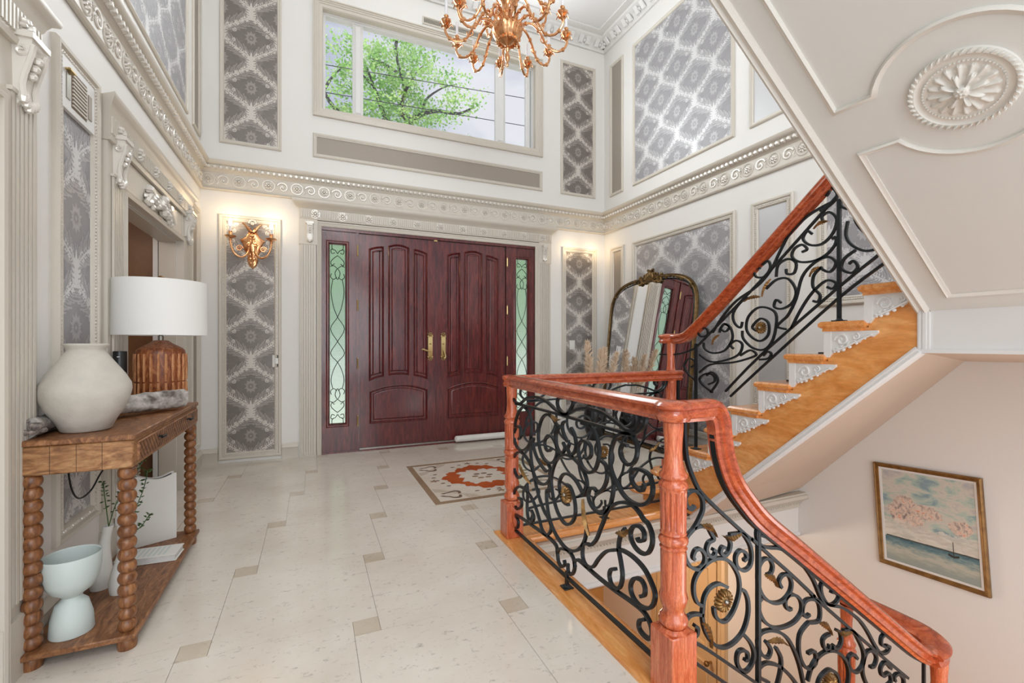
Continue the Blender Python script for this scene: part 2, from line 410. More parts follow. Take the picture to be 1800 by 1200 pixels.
for i in range(6): pet.append([(cx+.07*math.cos(i*pi/3)+.032*math.cos(q), cy+.07*math.sin(i*pi/3)+.022*math.sin(q)) for q in [k*pi/4 for k in range(8)]])
flatpoly('center_flower', pet[:3], MT['grey']); flatpoly('center_flower', pet[3:], MT['band'])
cr = MB()
for sx in (-1, 1):
    for sy in (-1, 1):
        ax, ay = cx+sx*.40, cy+sy*.40
        N = 40; v = []; f = []
        for i in range(N):
            t = 2*pi*i/N; r0 = .085*(1+.22*math.sin(3*t+sx)); r1 = r0*.68
            for r in (r1, r0): v.append((ax+r*math.cos(t), ay+r*math.sin(t), .0026))
        for i in range(N):
            if i % 20 < 17: f.append((2*i, 2*i+1, (2*i+3) % (2*N), (2*i+2) % (2*N)))
        cr.add(v, f)
for i in range(28):
    t = 2*pi*i/28; r = .42+.02*math.sin(5*t); a = (cx+r*math.cos(t), cy+r*math.sin(t))
    if abs(math.cos(t)*math.sin(t)) < .47: cr.prism([(a[0]+.022*math.cos(q+t), a[1]+.013*math.sin(q+t)) for q in [k*pi/3 for k in range(6)]], pz(0), .0014, .0026)
cr.build('corner_motifs', MT['grey'], inl, flat=True)
wg = []
for s_ in (-1, 1):
    for (a, b) in ((cx+s_*.45, cy), (cx, cy+s_*.45)):
        wg.append([(a+(.05 if k % 2 == 0 else .018)*math.cos(k*pi/5), b+(.05 if k % 2 == 0 else .018)*math.sin(k*pi/5)) for k in range(10)])
flatpoly('star_motifs', wg, MT['band'])
wd = []
for sx in (-1, 1):
    for sy in (-1, 1): wd.append([(cx+sx*.52, cy+sy*.2), (cx+sx*.46, cy+sy*.24), (cx+sx*.40, cy+sy*.31), (cx+sx*.31, cy+sy*.40), (cx+sx*.24, cy+sy*.46), (cx+sx*.2, cy+sy*.52), (cx+sx*.3, cy+sy*.52), (cx+sx*.33, cy+sy*.43), (cx+sx*.43, cy+sy*.33), (cx+sx*.52, cy+sy*.3)])
flatpoly('shaded_wedges', wd, MT['inset'], .0012, .002)

# ---- relief helpers
def rtube(mb, fn, pts, h, r, n=6, scale=None): mb.tube([fn(a, b, h) for a, b in pts], r, n, scale=scale)
def spiral(ca, cb, r0, r1, a0, turns, n=22): return [(ca+lerp(r0, r1, i/n)*math.cos(a0+turns*2*pi*i/n), cb+lerp(r0, r1, i/n)*math.sin(a0+turns*2*pi*i/n)) for i in range(n+1)]
def rosette(mb, fn, a, b, R, h=0, pet=8, d=.012):
    for i in range(pet):
        t = 2*pi*i/pet; ca, cb = a+R*.62*math.cos(t), b+R*.62*math.sin(t)
        mb.dome([(ca+R*.36*math.cos(q)*math.cos(t)-R*.22*math.sin(q)*math.sin(t), cb+R*.36*math.cos(q)*math.sin(t)+R*.22*math.sin(q)*math.cos(t)) for q in [k*pi/4 for k in range(8)]], fn, h, h+d, .55)
    mb.dome(circ(a, b, R*.3, 8), fn, h, h+d*1.5, .5)
def acanthus(mb, fn, pts, w, h, d=.02):          # lobed leaf along a path
    P = smooth([(a, b, 0) for a, b in pts], 4)
    for i in range(len(P)-1):
        t = i/(len(P)-1); ww = w*math.sin(pi*min(1, .18+t*.82))*.9+w*.1
        dr = (P[i+1]-P[i]).normalized(); nn = Vector((-dr.y, dr.x, 0))
        if i % 2 == 0:
            for s_ in (-1, 1):
                c = P[i]+nn*s_*ww*.55
                mb.dome([(c.x+ww*.62*math.cos(q)*dr.x-ww*.5*math.sin(q)*nn.x, c.y+ww*.62*math.cos(q)*dr.y-ww*.5*math.sin(q)*nn.y) for q in [k*pi/3 for k in range(6)]], fn, h, h+d*.8, .5)
    mb.tube([fn(p.x, p.y, h+d*.6) for p in P], d*.5, 5)
FR1 = [(0, 0), (0, .012), (.010, .020), (.018, .018), (.026, .010), (.036, .012), (.042, .004), (.042, 0)]
FR2 = [(0, 0), (0, .016), (.010, .026), (.024, .024), (.032, .012), (.050, .012), (.058, .018), (.066, .010), (.07, .002), (.07, 0)]
# printed pattern of the damask paper: thorny stems that cross in hearts, with curled shoots
WX, HZ = .515, .51
def damask_light():
    rr = random.Random(3); polys = []
    def stem(pt, flip):
        n = 26; P = [Vector(pt(i/n)) for i in range(n+1)]
        for i in range(n):
            d = (P[i+1]-P[i]).normalized(); q = Vector((-d.y, d.x)); w = .0055+.003*math.sin(i*1.7)
            polys.append([P[i]+q*w, P[i]-q*w, P[i+1]-q*w, P[i+1]+q*w])
            if 2 < i < n-2:
                for s_ in (-1, 1):
                    if (i+(s_ > 0)) % 2 and rr.random() < .3: continue
                    L = rr.uniform(.024, .042)*(1.5 if (i % 5) == 2 else 1); ang = rr.uniform(.45, .95)
                    up = d if d.y > 0 else -d; e = (up*math.cos(ang)+q*s_*math.sin(ang)).normalized(); f = Vector((-e.y, e.x))*s_
                    b0 = P[i]; polys.append([b0-up*.010, b0+up*.010, b0+e*L*.55+f*.0075, b0+e*L+f*.004, b0+e*L*.5-f*.0045])
                    if (i % 5) == 2:
                        for t in (.35, .6):
                            c = b0+e*L*t; g2 = (e*.6+f*.8*(1 if t < .5 else -1)).normalized(); h2 = Vector((-g2.y, g2.x)); polys.append([c-h2*.005, c+h2*.005, c+g2*.026])
    amp = WX/4
    stem(lambda t: (amp*(1-math.cos(pi*t)), HZ/2*t), 1)
    stem(lambda t: (amp*(1+math.cos(pi*t)), HZ/2+HZ/2*t), -1)
    for (cx_, cz_, r) in ((.150, .305, .021), (.158, .205, .019), (.085, .43, .014)):
        S_ = [Vector(p) for p in spiral_(cx_, cz_, r, .004, pi*.5, 1.35, 16)]
        for i in range(16):
            d = (S_[i+1]-S_[i]).normalized(); q = Vector((-d.y, d.x))*.0034; polys.append([S_[i]+q, S_[i]-q, S_[i+1]-q, S_[i+1]+q])
    out = []
    for p in polys: out += [[(v.x, v.y) for v in p], [(-v.x, v.y) for v in p][::-1]]
    for (ox, oz) in ((0, 0), (WX/2, HZ/2)):                      # thorny heart at each crossing
        for k in range(12):
            z0 = lerp(-.07, .075, k/12); w0 = .010+.012*math.exp(-((k-5)/3.5)**2); out.append([(ox-w0, oz+z0), (ox+w0, oz+z0), (ox+w0, oz+z0+.0125), (ox-w0, oz+z0+.0125)])
            if k % 2 == 0:
                for s_ in (-1, 1): L = .030+.016*math.exp(-((k-4)/3)**2); out.append([(ox+s_*w0*.6, oz+z0-.004), (ox+s_*w0*.6, oz+z0+.014), (ox+s_*(w0+L*.5), oz+z0+.020), (ox+s_*(w0+L*.8), oz+z0+.030), (ox+s_*(w0+L*.35), oz+z0+.004)])
        out.append([(ox-.012, oz+.07), (ox+.012, oz+.07), (ox, oz+.115)])
    return out
def damask_feathers():
    out = []
    amp = WX/4
    for part in (0, 1):
        pt = (lambda t: Vector((amp*(1-math.cos(pi*t)), HZ/2*t))) if part == 0 else (lambda t: Vector((amp*(1+math.cos(pi*t)), HZ/2+HZ/2*t)))
        n = 22
        for i in range(1, n):
            p = pt(i/n); d = (pt(min(1, i/n+.02))-pt(max(0, i/n-.02))).normalized(); up = d if d.y > 0 else -d; q = Vector((-up.y, up.x))
            for s_ in (-1, 1):
                L = .045+.040*math.sin(pi*i/n)+.012*math.sin(i*2.1); pts = []
                for k in range(5):
                    t = k/4; pts.append(p+q*s_*L*t*(1-.15*t)+up*L*(.25*t+.55*t*t))
                for u, v_ in zip(pts, pts[1:]):
                    e = (v_-u).normalized(); w = Vector((-e.y, e.x))*.0042; out += [[tuple(u+w), tuple(u-w), tuple(v_-w), tuple(v_+w)], [(-(u+w).x, (u+w).y), (-(u-w).x, (u-w).y), (-(v_-w).x, (v_-w).y), (-(v_+w).x, (v_+w).y)]]
    for (ox, oz) in ((0, HZ/2), (WX/2, 0)):                       # lobed flower in every cell
        for k in range(11):
            t = pi*k/10*1.0; c, s_ = math.cos(t), math.sin(t)
            for sg in (1, -1):
                r0, r1 = .018, (.062 if k % 2 else .048); cs_, ss_ = c, s_*sg
                out.append([(ox+r0*cs_, oz+r0*ss_), (ox+lerp(r0, r1, .6)*cs_-.008*ss_, oz+lerp(r0, r1, .6)*ss_*1.2+.008*cs_), (ox+r1*cs_, oz+r1*ss_*1.25), (ox+lerp(r0, r1, .6)*cs_+.008*ss_, oz+lerp(r0, r1, .6)*ss_*1.2-.008*cs_)])
        out.append([(ox-.012, oz), (ox, oz-.016), (ox+.012, oz), (ox, oz+.016)])
    return out
def woven(out):
    # merge everything into one woven mask, 3 mm threads, read back as rows of short runs
    import numpy as np
    NX, NZ = 172, 170; sx_, sz_ = WX/NX, HZ/NZ; mask = np.zeros((NZ, NX), bool)
    for p in out:
        for dx in (-WX, 0, WX):
            for dz in (-HZ, 0, HZ):
                q = [(x+dx+WX/2, z+dz) for x, z in p]
                x0 = min(v[0] for v in q); x1 = max(v[0] for v in q); z0 = min(v[1] for v in q); z1 = max(v[1] for v in q)
                if x1 < 0 or x0 > WX or z1 < 0 or z0 > HZ: continue
                i0, i1 = max(0, int(x0/sx_)), min(NX, int(x1/sx_)+1); j0, j1 = max(0, int(z0/sz_)), min(NZ, int(z1/sz_)+1)
                if i1 <= i0 or j1 <= j0: continue
                X, Z = np.meshgrid((np.arange(i0, i1)+.5)*sx_, (np.arange(j0, j1)+.5)*sz_); ins = np.zeros(X.shape, bool); n = len(q)
                for k in range(n):
                    (xa, za), (xb, zb) = q[k], q[(k+1) % n]
                    if abs(zb-za) < 1e-9: continue
                    c = ((za > Z) != (zb > Z)) & (X < (xb-xa)*(Z-za)/(zb-za)+xa); ins ^= c
                mask[j0:j1, i0:i1] |= ins
    runs = []
    for j in range(NZ):
        i = 0
        while i < NX:
            if mask[j, i]:
                k = i
                while k < NX and mask[j, k]: k += 1
                runs.append((i*sx_-WX/2, k*sx_-WX/2, j*sz_, (j+1)*sz_)); i = k
            else: i += 1
    return runs
def spiral_(ca, cb, r0, r1, a0, turns, n): return [(ca+lerp(r0, r1, i/n)*math.cos(a0+turns*2*pi*i/n), cb+lerp(r0, r1, i/n)*math.sin(a0+turns*2*pi*i/n)) for i in range(n+1)]
CELL = woven(damask_light()); FCELL = woven(damask_feathers())
def damask_print(fn, i0, i1, j0, j1, uc, m, parent, cell, hh, name):
    """the light pattern laid over a paper field and trimmed to it"""
    v = []; f = []
    for ci in range(int(math.floor((i0-uc)/WX))-1, int(math.ceil((i1-uc)/WX))+2):
        for cj in range(int(math.floor(j0/HZ))-1, int(math.ceil(j1/HZ))+1):
            ox, oz = uc+ci*WX, cj*HZ
            if ox+WX*.6 < i0 or ox-WX*.6 > i1: continue
            for (x0, x1, z0, z1) in cell:
                x0, x1, z0, z1 = max(x0+ox, i0), min(x1+ox, i1), max(z0+oz, j0), min(z1+oz, j1)
                if x1-x0 < 1e-5 or z1-z0 < 1e-5: continue
                n = len(v); v += [fn(x0, z0, hh), fn(x1, z0, hh), fn(x1, z1, hh), fn(x0, z1, hh)]; f.append((n, n+1, n+2, n+3))
    me = bpy.data.meshes.new(name); me.from_pydata(v, [], f); me.materials.append(m)
    o = bpy.data.objects.new(name, me); col.objects.link(o); o.parent = parent
ntrim = [0]
def panel(fn, a0, a1, b0, b1, paper, prof=FR1, bead=False, uvoff=0, extra=None):
    """raised frame on a wall with its paper field; a = along the wall, b = height"""
    ntrim[0] += 1
    b = MB().mould(rect(a0, a1, b0, b1), prof, fn)
    o = structure(b.build('trim_%d' % ntrim[0], MT['trim']))
    w = prof[-1][0]-.002; i0, i1, j0, j1 = a0+w, a1-w, b0+w, b1-w
    uc = (a0+a1)/2+uvoff
    q = MB().quad([fn(i0, j0, .002), fn(i1, j0, .002), fn(i1, j1, .002), fn(i0, j1, .002)], [(i0-uc, j0), (i1-uc, j0), (i1-uc, j1), (i0-uc, j1)])
    p = q.build('wallpaper', paper, o, flat=True)
    if paper in (MT['damask'], MT['damask_side']):
        k_ = '' if paper is MT['damask'] else '_side'
        damask_print(fn, i0, i1, j0, j1, uc, MT['damask_print'+k_], p, CELL, .0031, 'printed_pattern'); damask_print(fn, i0, i1, j0, j1, uc, MT['damask_feather'+k_], p, FCELL, .0026, 'feather_pattern')
    if bead:
        m = MB(); w2 = prof[-1][0]*.62
        x0, x1, y0, y1 = a0+w2, a1-w2, b0+w2, b1-w2; st = .017
        for (p0, p1) in (((x0, y0), (x1, y0)), ((x1, y0), (x1, y1)), ((x1, y1), (x0, y1)), ((x0, y1), (x0, y0))):
            L = math.hypot(p1[0]-p0[0], p1[1]-p0[1]); n = max(2, int(L/st))
            for k in range(n):
                a = lerp(p0[0], p1[0], (k+.5)/n); bb = lerp(p0[1], p1[1], (k+.5)/n)
                m.dome(circ(a, bb, .0075, 5, ph=k), fn, .010, .019, .5)
        m.build('bead_molding', MT['relief'], o)
    return o
D, DS = MT['damask'], MT['damask_side']
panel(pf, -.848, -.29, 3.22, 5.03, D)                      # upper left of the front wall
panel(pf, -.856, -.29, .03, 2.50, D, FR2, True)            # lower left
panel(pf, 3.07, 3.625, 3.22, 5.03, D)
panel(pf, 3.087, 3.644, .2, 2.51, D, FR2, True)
panel(pf, .012, 2.794, 3.215, 3.475, MT['plain'])
panel(prr, 4.938, 5.226, 3.22, 5.03, MT['plain'])
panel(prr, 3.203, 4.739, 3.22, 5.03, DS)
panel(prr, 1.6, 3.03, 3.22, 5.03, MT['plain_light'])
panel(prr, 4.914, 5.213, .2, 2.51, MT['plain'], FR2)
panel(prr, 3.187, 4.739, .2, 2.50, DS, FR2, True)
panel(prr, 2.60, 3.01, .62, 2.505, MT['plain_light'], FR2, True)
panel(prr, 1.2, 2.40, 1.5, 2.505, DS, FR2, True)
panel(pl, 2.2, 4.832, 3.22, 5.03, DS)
panel(pl, 5.02, 5.31, 3.22, 5.03, MT['plain'])
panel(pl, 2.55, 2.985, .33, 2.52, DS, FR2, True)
panel(pl, 4.94, 5.27, .2, 2.51, MT['plain'], FR2, True)

# ---- carved frieze band, running round three walls
FRP = [(0, .002), (0, .022), (.012, .030), (.024, .022), (.030, .016), (.175, .016), (.182, .024), (.192, .028), (.2, .040), (.215, .048), (.24, .052), (.245, .070), (.262, .085), (.285, .088), (.287, .002)]
def band(name, fn, a0, a1, prof, zb, m): 
    # path runs from a1 to a0 so that the offset goes up
    b = MB(); n = len(prof); v = []
    for a in (a0, a1): v += [fn(a, zb+o, h) for o, h in prof]
    f = [(i, i+1, n+i+1, n+i) for i in range(n-1)]+[tuple(range(n)), tuple(range(2*n-1, n-1, -1))]
    b.add(v, f); return b.build(name, m)
for nm, fn, a0, a1 in (('trim_20', pf, XL+.002, XR-.002), ('trim_21', pl, .4, F-.002), ('trim_22', prr, 1.12, F-.002)):
    o = structure(band(nm, fn, a0, a1, FRP, 2.735+(.0015 if fn is not pf else 0), MT['trim']))
    m = MB(); n = int((a1-a0)/.252); st = (a1-a0)/n
    for k in range(n):
        a = a0+st*(k+.5); zc = 2.735+.102
        rosette(m, fn, a-st*.25, zc, .038, .016, 8, .016)
        m.tube([fn(p[0], p[1], .018) for p in circ(a-st*.25, zc, .056, 16)], .007, 6, closed=True)
        sp = spiral(a+st*.25, zc-.004, .056, .010, pi*.9, -1.25, 18)
        rtube(m, fn, sp, .019, .009, 6, lambda t: 1.2-.5*t)
        m.dome(circ(a+st*.25, zc-.004, .016, 6), fn, .016, .030, .5)
        rtube(m, fn, [(a+.005, zc-.045), (a+.02, zc-.02), (a-.004, zc+.02), (a+.012, zc+.048)], .018, .005, 5)
    m.build('carved_scroll_relief', MT['relief'], o)
    m = MB(); n = int((a1-a0)/.052); st = (a1-a0)/n
    for k in range(n):
        a = a0+st*(k+.5)
        m.dome([(a-.018, 2.735+.2), (a+.018, 2.735+.2), (a+.021, 2.735+.225), (a, 2.735+.242), (a-.021, 2.735+.225)], fn, .042, .070, .4)
    m.build('egg_molding', MT['relief'], o)
# ---- crown molding with block pattern
CRP = [(0, .002), (0, .025), (.02, .03), (.03, .045), (.06, .06), (.09, .10), (.105, .14), (.115, .155), (.125, .16), (.125, .25), (.15, .25), (.15, .002)]
for nm, fn, a0, a1 in (('trim_23', pf, XL+.003, XR-.003), ('trim_24', pl, .4, F-.003), ('trim_25', prr, -.5, F-.003)):
    o = structure(band(nm, fn, a0, a1, [(b*1.02+.001, h) for b, h in CRP], 5.27+(.002 if fn is not pf else 0), MT['white']))
    m = MB(); n = int((a1-a0)/.24); st = (a1-a0)/n
    for k in range(n):
        a = a0+st*(k+.5)
        for q, (c0, c1) in enumerate(((-.085, -.02), (.02, .085))):
            z0, z1 = 5.30, 5.37
            m.add([fn(a+c0, z0, .05), fn(a+c1, z0, .05), fn(a+c1, z1, .115), fn(a+c0, z1, .115), fn(a+c0+.008, z0, .072), fn(a+c1-.008, z0, .072), fn(a+c1-.008, z1, .13), fn(a+c0+.008, z1, .13)],
                  [(4, 5, 6, 7), (0, 1, 5, 4), (1, 2, 6, 5), (2, 3, 7, 6), (3, 0, 4, 7)])
        m.dome(circ(a, 5.33, .02, 6), lambda x, z, h: fn(x, z, h+.07), .0, .03, .5)
    m.build('block_relief', MT['white'], o)
# ---- baseboards
BBP = [(0, .002), (0, .018), (.10, .018), (.112, .026), (.128, .022), (.14, .010), (.15, .008), (.152, .002)]
for nm, fn, a0, a1 in (('baseboard_left', pl, 2.37, 3.02), ('baseboard_left_far', pl, 4.82, F), ('baseboard_right', prr, 2.75, F)):
    structure(band(nm, fn, a0, a1, BBP, 0, MT['trim']))
for k, (a0, a1) in enumerate(((XL, -.86), (-.286, -.13), (2.93, 3.085), (3.65, XR))): structure(band('baseboard_front_%d' % (k+1), pf, a0, a1, BBP, 0, MT['trim']))

# ---- window: casing, frame, two mullions, panes
WC = [(0, 0), (0, .03), (.014, .036), (.02, .024), (.034, .028), (.04, .02), (.056, .024), (.062, .016), (.09, .016), (.1, .004), (.1, -.06)]
wz0, wz1, wx0, wx1 = 3.755, 4.86, .11, 2.709
o = structure(MB().mould(rect(.012, 2.794, 3.662, 4.945), WC, pf).build('window_1', MT['trim']))
m = MB()
m.mould(rect(wx0, wx1, wz0, wz1), [(0, -.06), (.022, -.06), (.022, -.085), (.03, -.09), (.03, -.14), (0, -.14)], pf)
m.build('window_frame', MT['white'], o)
for (a0, a1) in ((.425, .54), (2.168, 2.302)):
    b = MB(); b.mould(rect(a0, a1, wz0+.03, wz1-.03), [(0, -.14), (0, -.095), (.018, -.085), (.035, -.07), ((a1-a0)/2, -.07)], pf); b.build('mullion', MT['white'], o)
b = MB(); b.mould(rect(2.60, 2.66, wz0+.03, wz1-.03), [(0, -.14), (0, -.1), (.012, -.09), (.03, -.09)], pf); b.build('mullion', MT['white'], o)
for (a0, a1) in ((wx0+.03, .425), (.54, 2.168), (2.302, 2.679)):
    MB().box(a0, a1, F+.118, F+.124, wz0+.03, wz1-.03).build('window_pane', MT['glass'], o, flat=True)
b = MB(); b.box(wx0, wx1, F-.0, F+.14, wz0-.01, wz0+.004); b.box(.097, .11, F, F+.2, wz0-.01, wz1)
b.build('window_sill', MT['white'], o)
# linear air slot over the window
sl = structure(MB().mould(rect(1.2, 2.45, 4.985, 5.075), [(0, 0), (0, .012), (.014, .014), (.018, .004), (.018, 0)], pf).build('trim_26', MT['trim']))
b = MB()
for k in range(4): b.box(1.22, 2.43, F-.010, F-.002, 5.004+k*.015, 5.009+k*.015)
b.build('grille_slats', MT['trim'], sl); MB().box(1.218, 2.432, F-.0025, F-.001, 5.0, 5.06).build('gap_shade', MT['black'], sl, flat=True)  # black strip in place of the shade behind the slats

# ---- fluted pilaster with carved bracket
def flutes(mb, fn, a0, a1, b0, b1, n, h):
    w = (a1-a0)/n
    for k in range(n):
        c = a0+w*(k+.5)
        mb.prism(rect(c-w*.30, c+w*.30, b0, b1), fn, h*.2, h)
def bracket(mb, fn, a, b0, b1, w, d):
    """carved console: S-shaped block with a leaf, hanging on the wall between b0 and b1"""
    H = b1-b0
    prof = [(0, .0), (.0, .25), (.05, .42), (.12, .5), (.2, .42), (.3, .38), (.45, .5), (.62, .72), (.78, .92), (.88, 1.0), (.9, 1.08), (1.0, 1.1), (1.0, 0)]
    P = [(b0+H*t, d*k) for t, k in prof]; n = len(P); v = []
    for s_ in (-1, 1): v += [fn(a+s_*w*(.5 if p[0] > b0+H*.6 else .42), p[0], p[1]) for p in P]
    mb.add(v, [(i, (i+1) % n, n+(i+1) % n, n+i) for i in range(n)]+[tuple(range(n)), tuple(range(2*n-1, n-1, -1))])
    mb.prism(rect(a-w*.62, a+w*.62, b1-.004, b1+.016), fn, 0, d*1.25)
    for s_ in (-1, 1):
        mb.tube([fn(a+s_*w*.42, b0+H*t, d*k+.006) for t, k in prof[3:11]], w*.10, 6)
        mb.tube([fn(a+s_*(w*.5+.002), p[0], p[1]) for p in spiral(b1-H*.22, d*.5, d*.38, d*.08, 0, 1.2, 14)], w*.06, 5)
    for t, k in ((.5, .62), (.62, .78), (.74, .95)): mb.ball(fn(a, b0+H*t, d*k+.004), w*.17, 8)
    for i in range(5):
        q = -1+i*.5; mb.ball(fn(a+q*w*.36, b0+H*(.10-.09*(1-abs(q))), d*.52), w*.17, 8, 1.3)
def doorcase_left(idx, y0, y1, o0, o1, ztop):
    """opening between o0 and o1, pilasters out to y0 and y1"""
    root = structure(MB().prism(rect(o0-.02, o1+.02, ztop+.012, 2.26), pl, .001, .030).build('door_%d' % idx, MT['trim']))
    for (a0, a1) in ((y0, o0-.008), (o1+.008, y1)):
        b = MB(); b.prism(rect(a0, a1, 0, 2.37), pl, 0, .034); b.prism(rect(a0-.012, a1+.012, 0, .22), pl, 0, .048)
        flutes(b, lambda x, z, h: pl(x, z, h+.034), a0+.04, a1-.03, .27, 2.09, 6, .012)
        b.prism([(a0+.035, 2.09), (a0+.035, 2.105), (a1-.025, 2.105), (a1-.025, 2.09)], pl, .03, .05)
        b.build('pilaster', MT['trim'], root)
        c = MB(); bracket(c, lambda x, z, h: pl(x, z, h+.034), (a0+a1)/2, 2.06, 2.30, (a1-a0)*.42, .05); c.build('carved_bracket', MT['relief'], root)
    b = MB()
    pr = [(0, 0), (0, .05), (.02, .055), (.03, .045), (.14, .045), (.15, .050), (.165, .054), (.19, .064), (.205, .080), (.215, .084), (.23, .084), (.23, 0)]
    n = len(pr); v = []
    for a, e in ((y0, -1), (y1, 1)): v += [pl(a+e*(.006+1.6*max(0, h-.045)), 2.265+o_, h) for o_, h in pr]
    b.add(v, [(i, i+1, n+i+1, n+i) for i in range(n-1)]+[tuple(range(n)), tuple(range(2*n-1, n-1, -1))])
    k = int((y1-y0)/.022)
    for i in range(k):
        a = y0+(y1-y0)*(i+.5)/k; b.prism(rect(a-.005, a+.005, 2.305, 2.395), pl, .04, .053)
    b.build('entablature', MT['trim'], root)
    m = MB(); k = 6
    for i in range(k): rosette(m, pl, lerp(y0+.12, y1-.12, i/(k-1)), 2.35, .040, .05, 8, .018)
    m.build('rosettes', MT['relief'], root)
    # molded edge of the opening
    b = MB(); b.mould([(o0, 0), (o0, ztop), (o1, ztop), (o1, 0)], [(-.0, .0), (0, .05), (.012, .055), (.024, .044), (.036, .05), (.05, .036), (.05, 0)], pl, False)
    b.build('architrave', MT['trim'], root)
    return root
d2 = doorcase_left(2, 3.03, 4.80, 3.26, 4.51, 2.04)
b = MB(); yc = (3.26+4.51)/2
for i in range(26):
    t = i/25*2-1; b.ball(pl(yc+t*.26+RN.uniform(-.02, .02), 2.155-.05*abs(t)**1.5+RN.uniform(-.045, .045)*(1-.4*abs(t)), .045+.02*(1-abs(t))), .030*(1-.3*abs(t))*RN.uniform(.8, 1.3), 8)
for s_ in (-1, 1):
    acanthus(b, pl, [(yc+s_*.12, 2.17), (yc+s_*.22, 2.17), (yc+s_*.31, 2.10)], .045, .035, .03)
    b.dome([(yc+s_*.14, 2.21), (yc+s_*.24, 2.23), (yc+s_*.27, 2.19), (yc+s_*.18, 2.16)], pl, .03, .07, .4)
b.build('carved_fruit_cluster', MT['relief'], d2)
# reveals of the opening
b = MB(); b.box(XL-.118, XL-.002, 3.261, 3.267, 0, 2.033); b.box(XL-.118, XL-.002, 4.503, 4.509, 0, 2.033); b.box(XL-.118, XL-.002, 3.268, 4.502, 2.022, 2.032)
b.build('reveal', MT['trim'], d2)
# shallow closet behind the opening, lined in brown wood
bx = MB(); bx.box(-1.72, -1.68, 3.18, 4.62, 0, 2.3); bx.box(-1.68, XL-.122, 4.58, 4.62, 0, 2.3); bx.box(-1.68, XL-.122, 3.18, 3.22, 0, 2.3); bx.box(-1.68, XL-.122, 3.22, 4.58, 2.26, 2.30)
cl = structure(bx.build('wall_closet', MT['brownwood']))
fnc = lambda a, b_, h: (-1.68+h, a, b_)
fnd = lambda a, b_, h: (a, 4.68-h, b_)
b = MB(); b.prism(rect(3.37, 3.90, .02, 2.16), fnc, 0, .03); b.prism(rect(3.92, 4.45, .02, 2.16), fnc, 0, .03)
for a0 in (3.37, 3.92):
    for (z0, z1) in ((.14, .92), (1.02, 2.05)): b.mould(rect(a0+.09, a0+.44, z0, z1), FR1, lambda a, q, h: fnc(a, q, h+.03))
b.build('closet_door', MT['brownwood'], cl)
b = MB(); b.box(-1.165, -1.133, 4.50, 4.579, 0, 2.26); b.build('closet_trim', MT['white'], cl)
# second doorcase nearer the camera, mostly out of view
d3 = doorcase_left(3, .87, 2.36, 1.10, 2.12, 2.04)
b = MB(); b.box(XL-.06, XL-.02, 1.10, 2.12, 0, 2.033)
for (z0, z1) in ((.15, .95), (1.05, 1.95)): b.mould(rect(1.22, 2.0, z0, z1), FR1, lambda a, q, h: pl(a, q, h-.02))
b.build('white_door', MT['white'], d3)

# ---- return air grille at the top of the narrow left panel
g_ = empty('vent_grille', (XL, 2.754, 2.36)); tag(g_, 'white metal vent grille atop the narrow damask panel on the left wall', 'vent')
MB().prism(rect(2.596, 2.912, 2.235, 2.46), pl, .004, .020).build('faceplate', MT['white'], g_)
b = MB()
for k in range(9): b.prism([(2.679, 2.27+k*.017), (2.819, 2.27+k*.017), (2.819, 2.278+k*.017), (2.679, 2.278+k*.017)], pl, .019, .027)
b.build('louvers', MT['trim'], g_)
MB().prism(rect(2.674, 2.824, 2.262, 2.43), pl, .018, .0215).build('opening_shade', MT['grey'], g_)  # dark plate in place of the shade between the louvers
MB().prism(rect(2.624, 2.659, 2.285, 2.40), pl, .018, .024).build('side_display', MT['steel'], g_)
MB().prism(rect(2.839, 2.874, 2.285, 2.40), pl, .018, .024).build('side_slot', MT['plain'], g_)
b = MB(); b.box(XL+.02, XL+.04, 2.616, 2.669, 2.405, 2.412); b.ball((XL+.035, 2.616, 2.408), .006, 6); b.build('adjusting_lever', MT['brass'], g_)

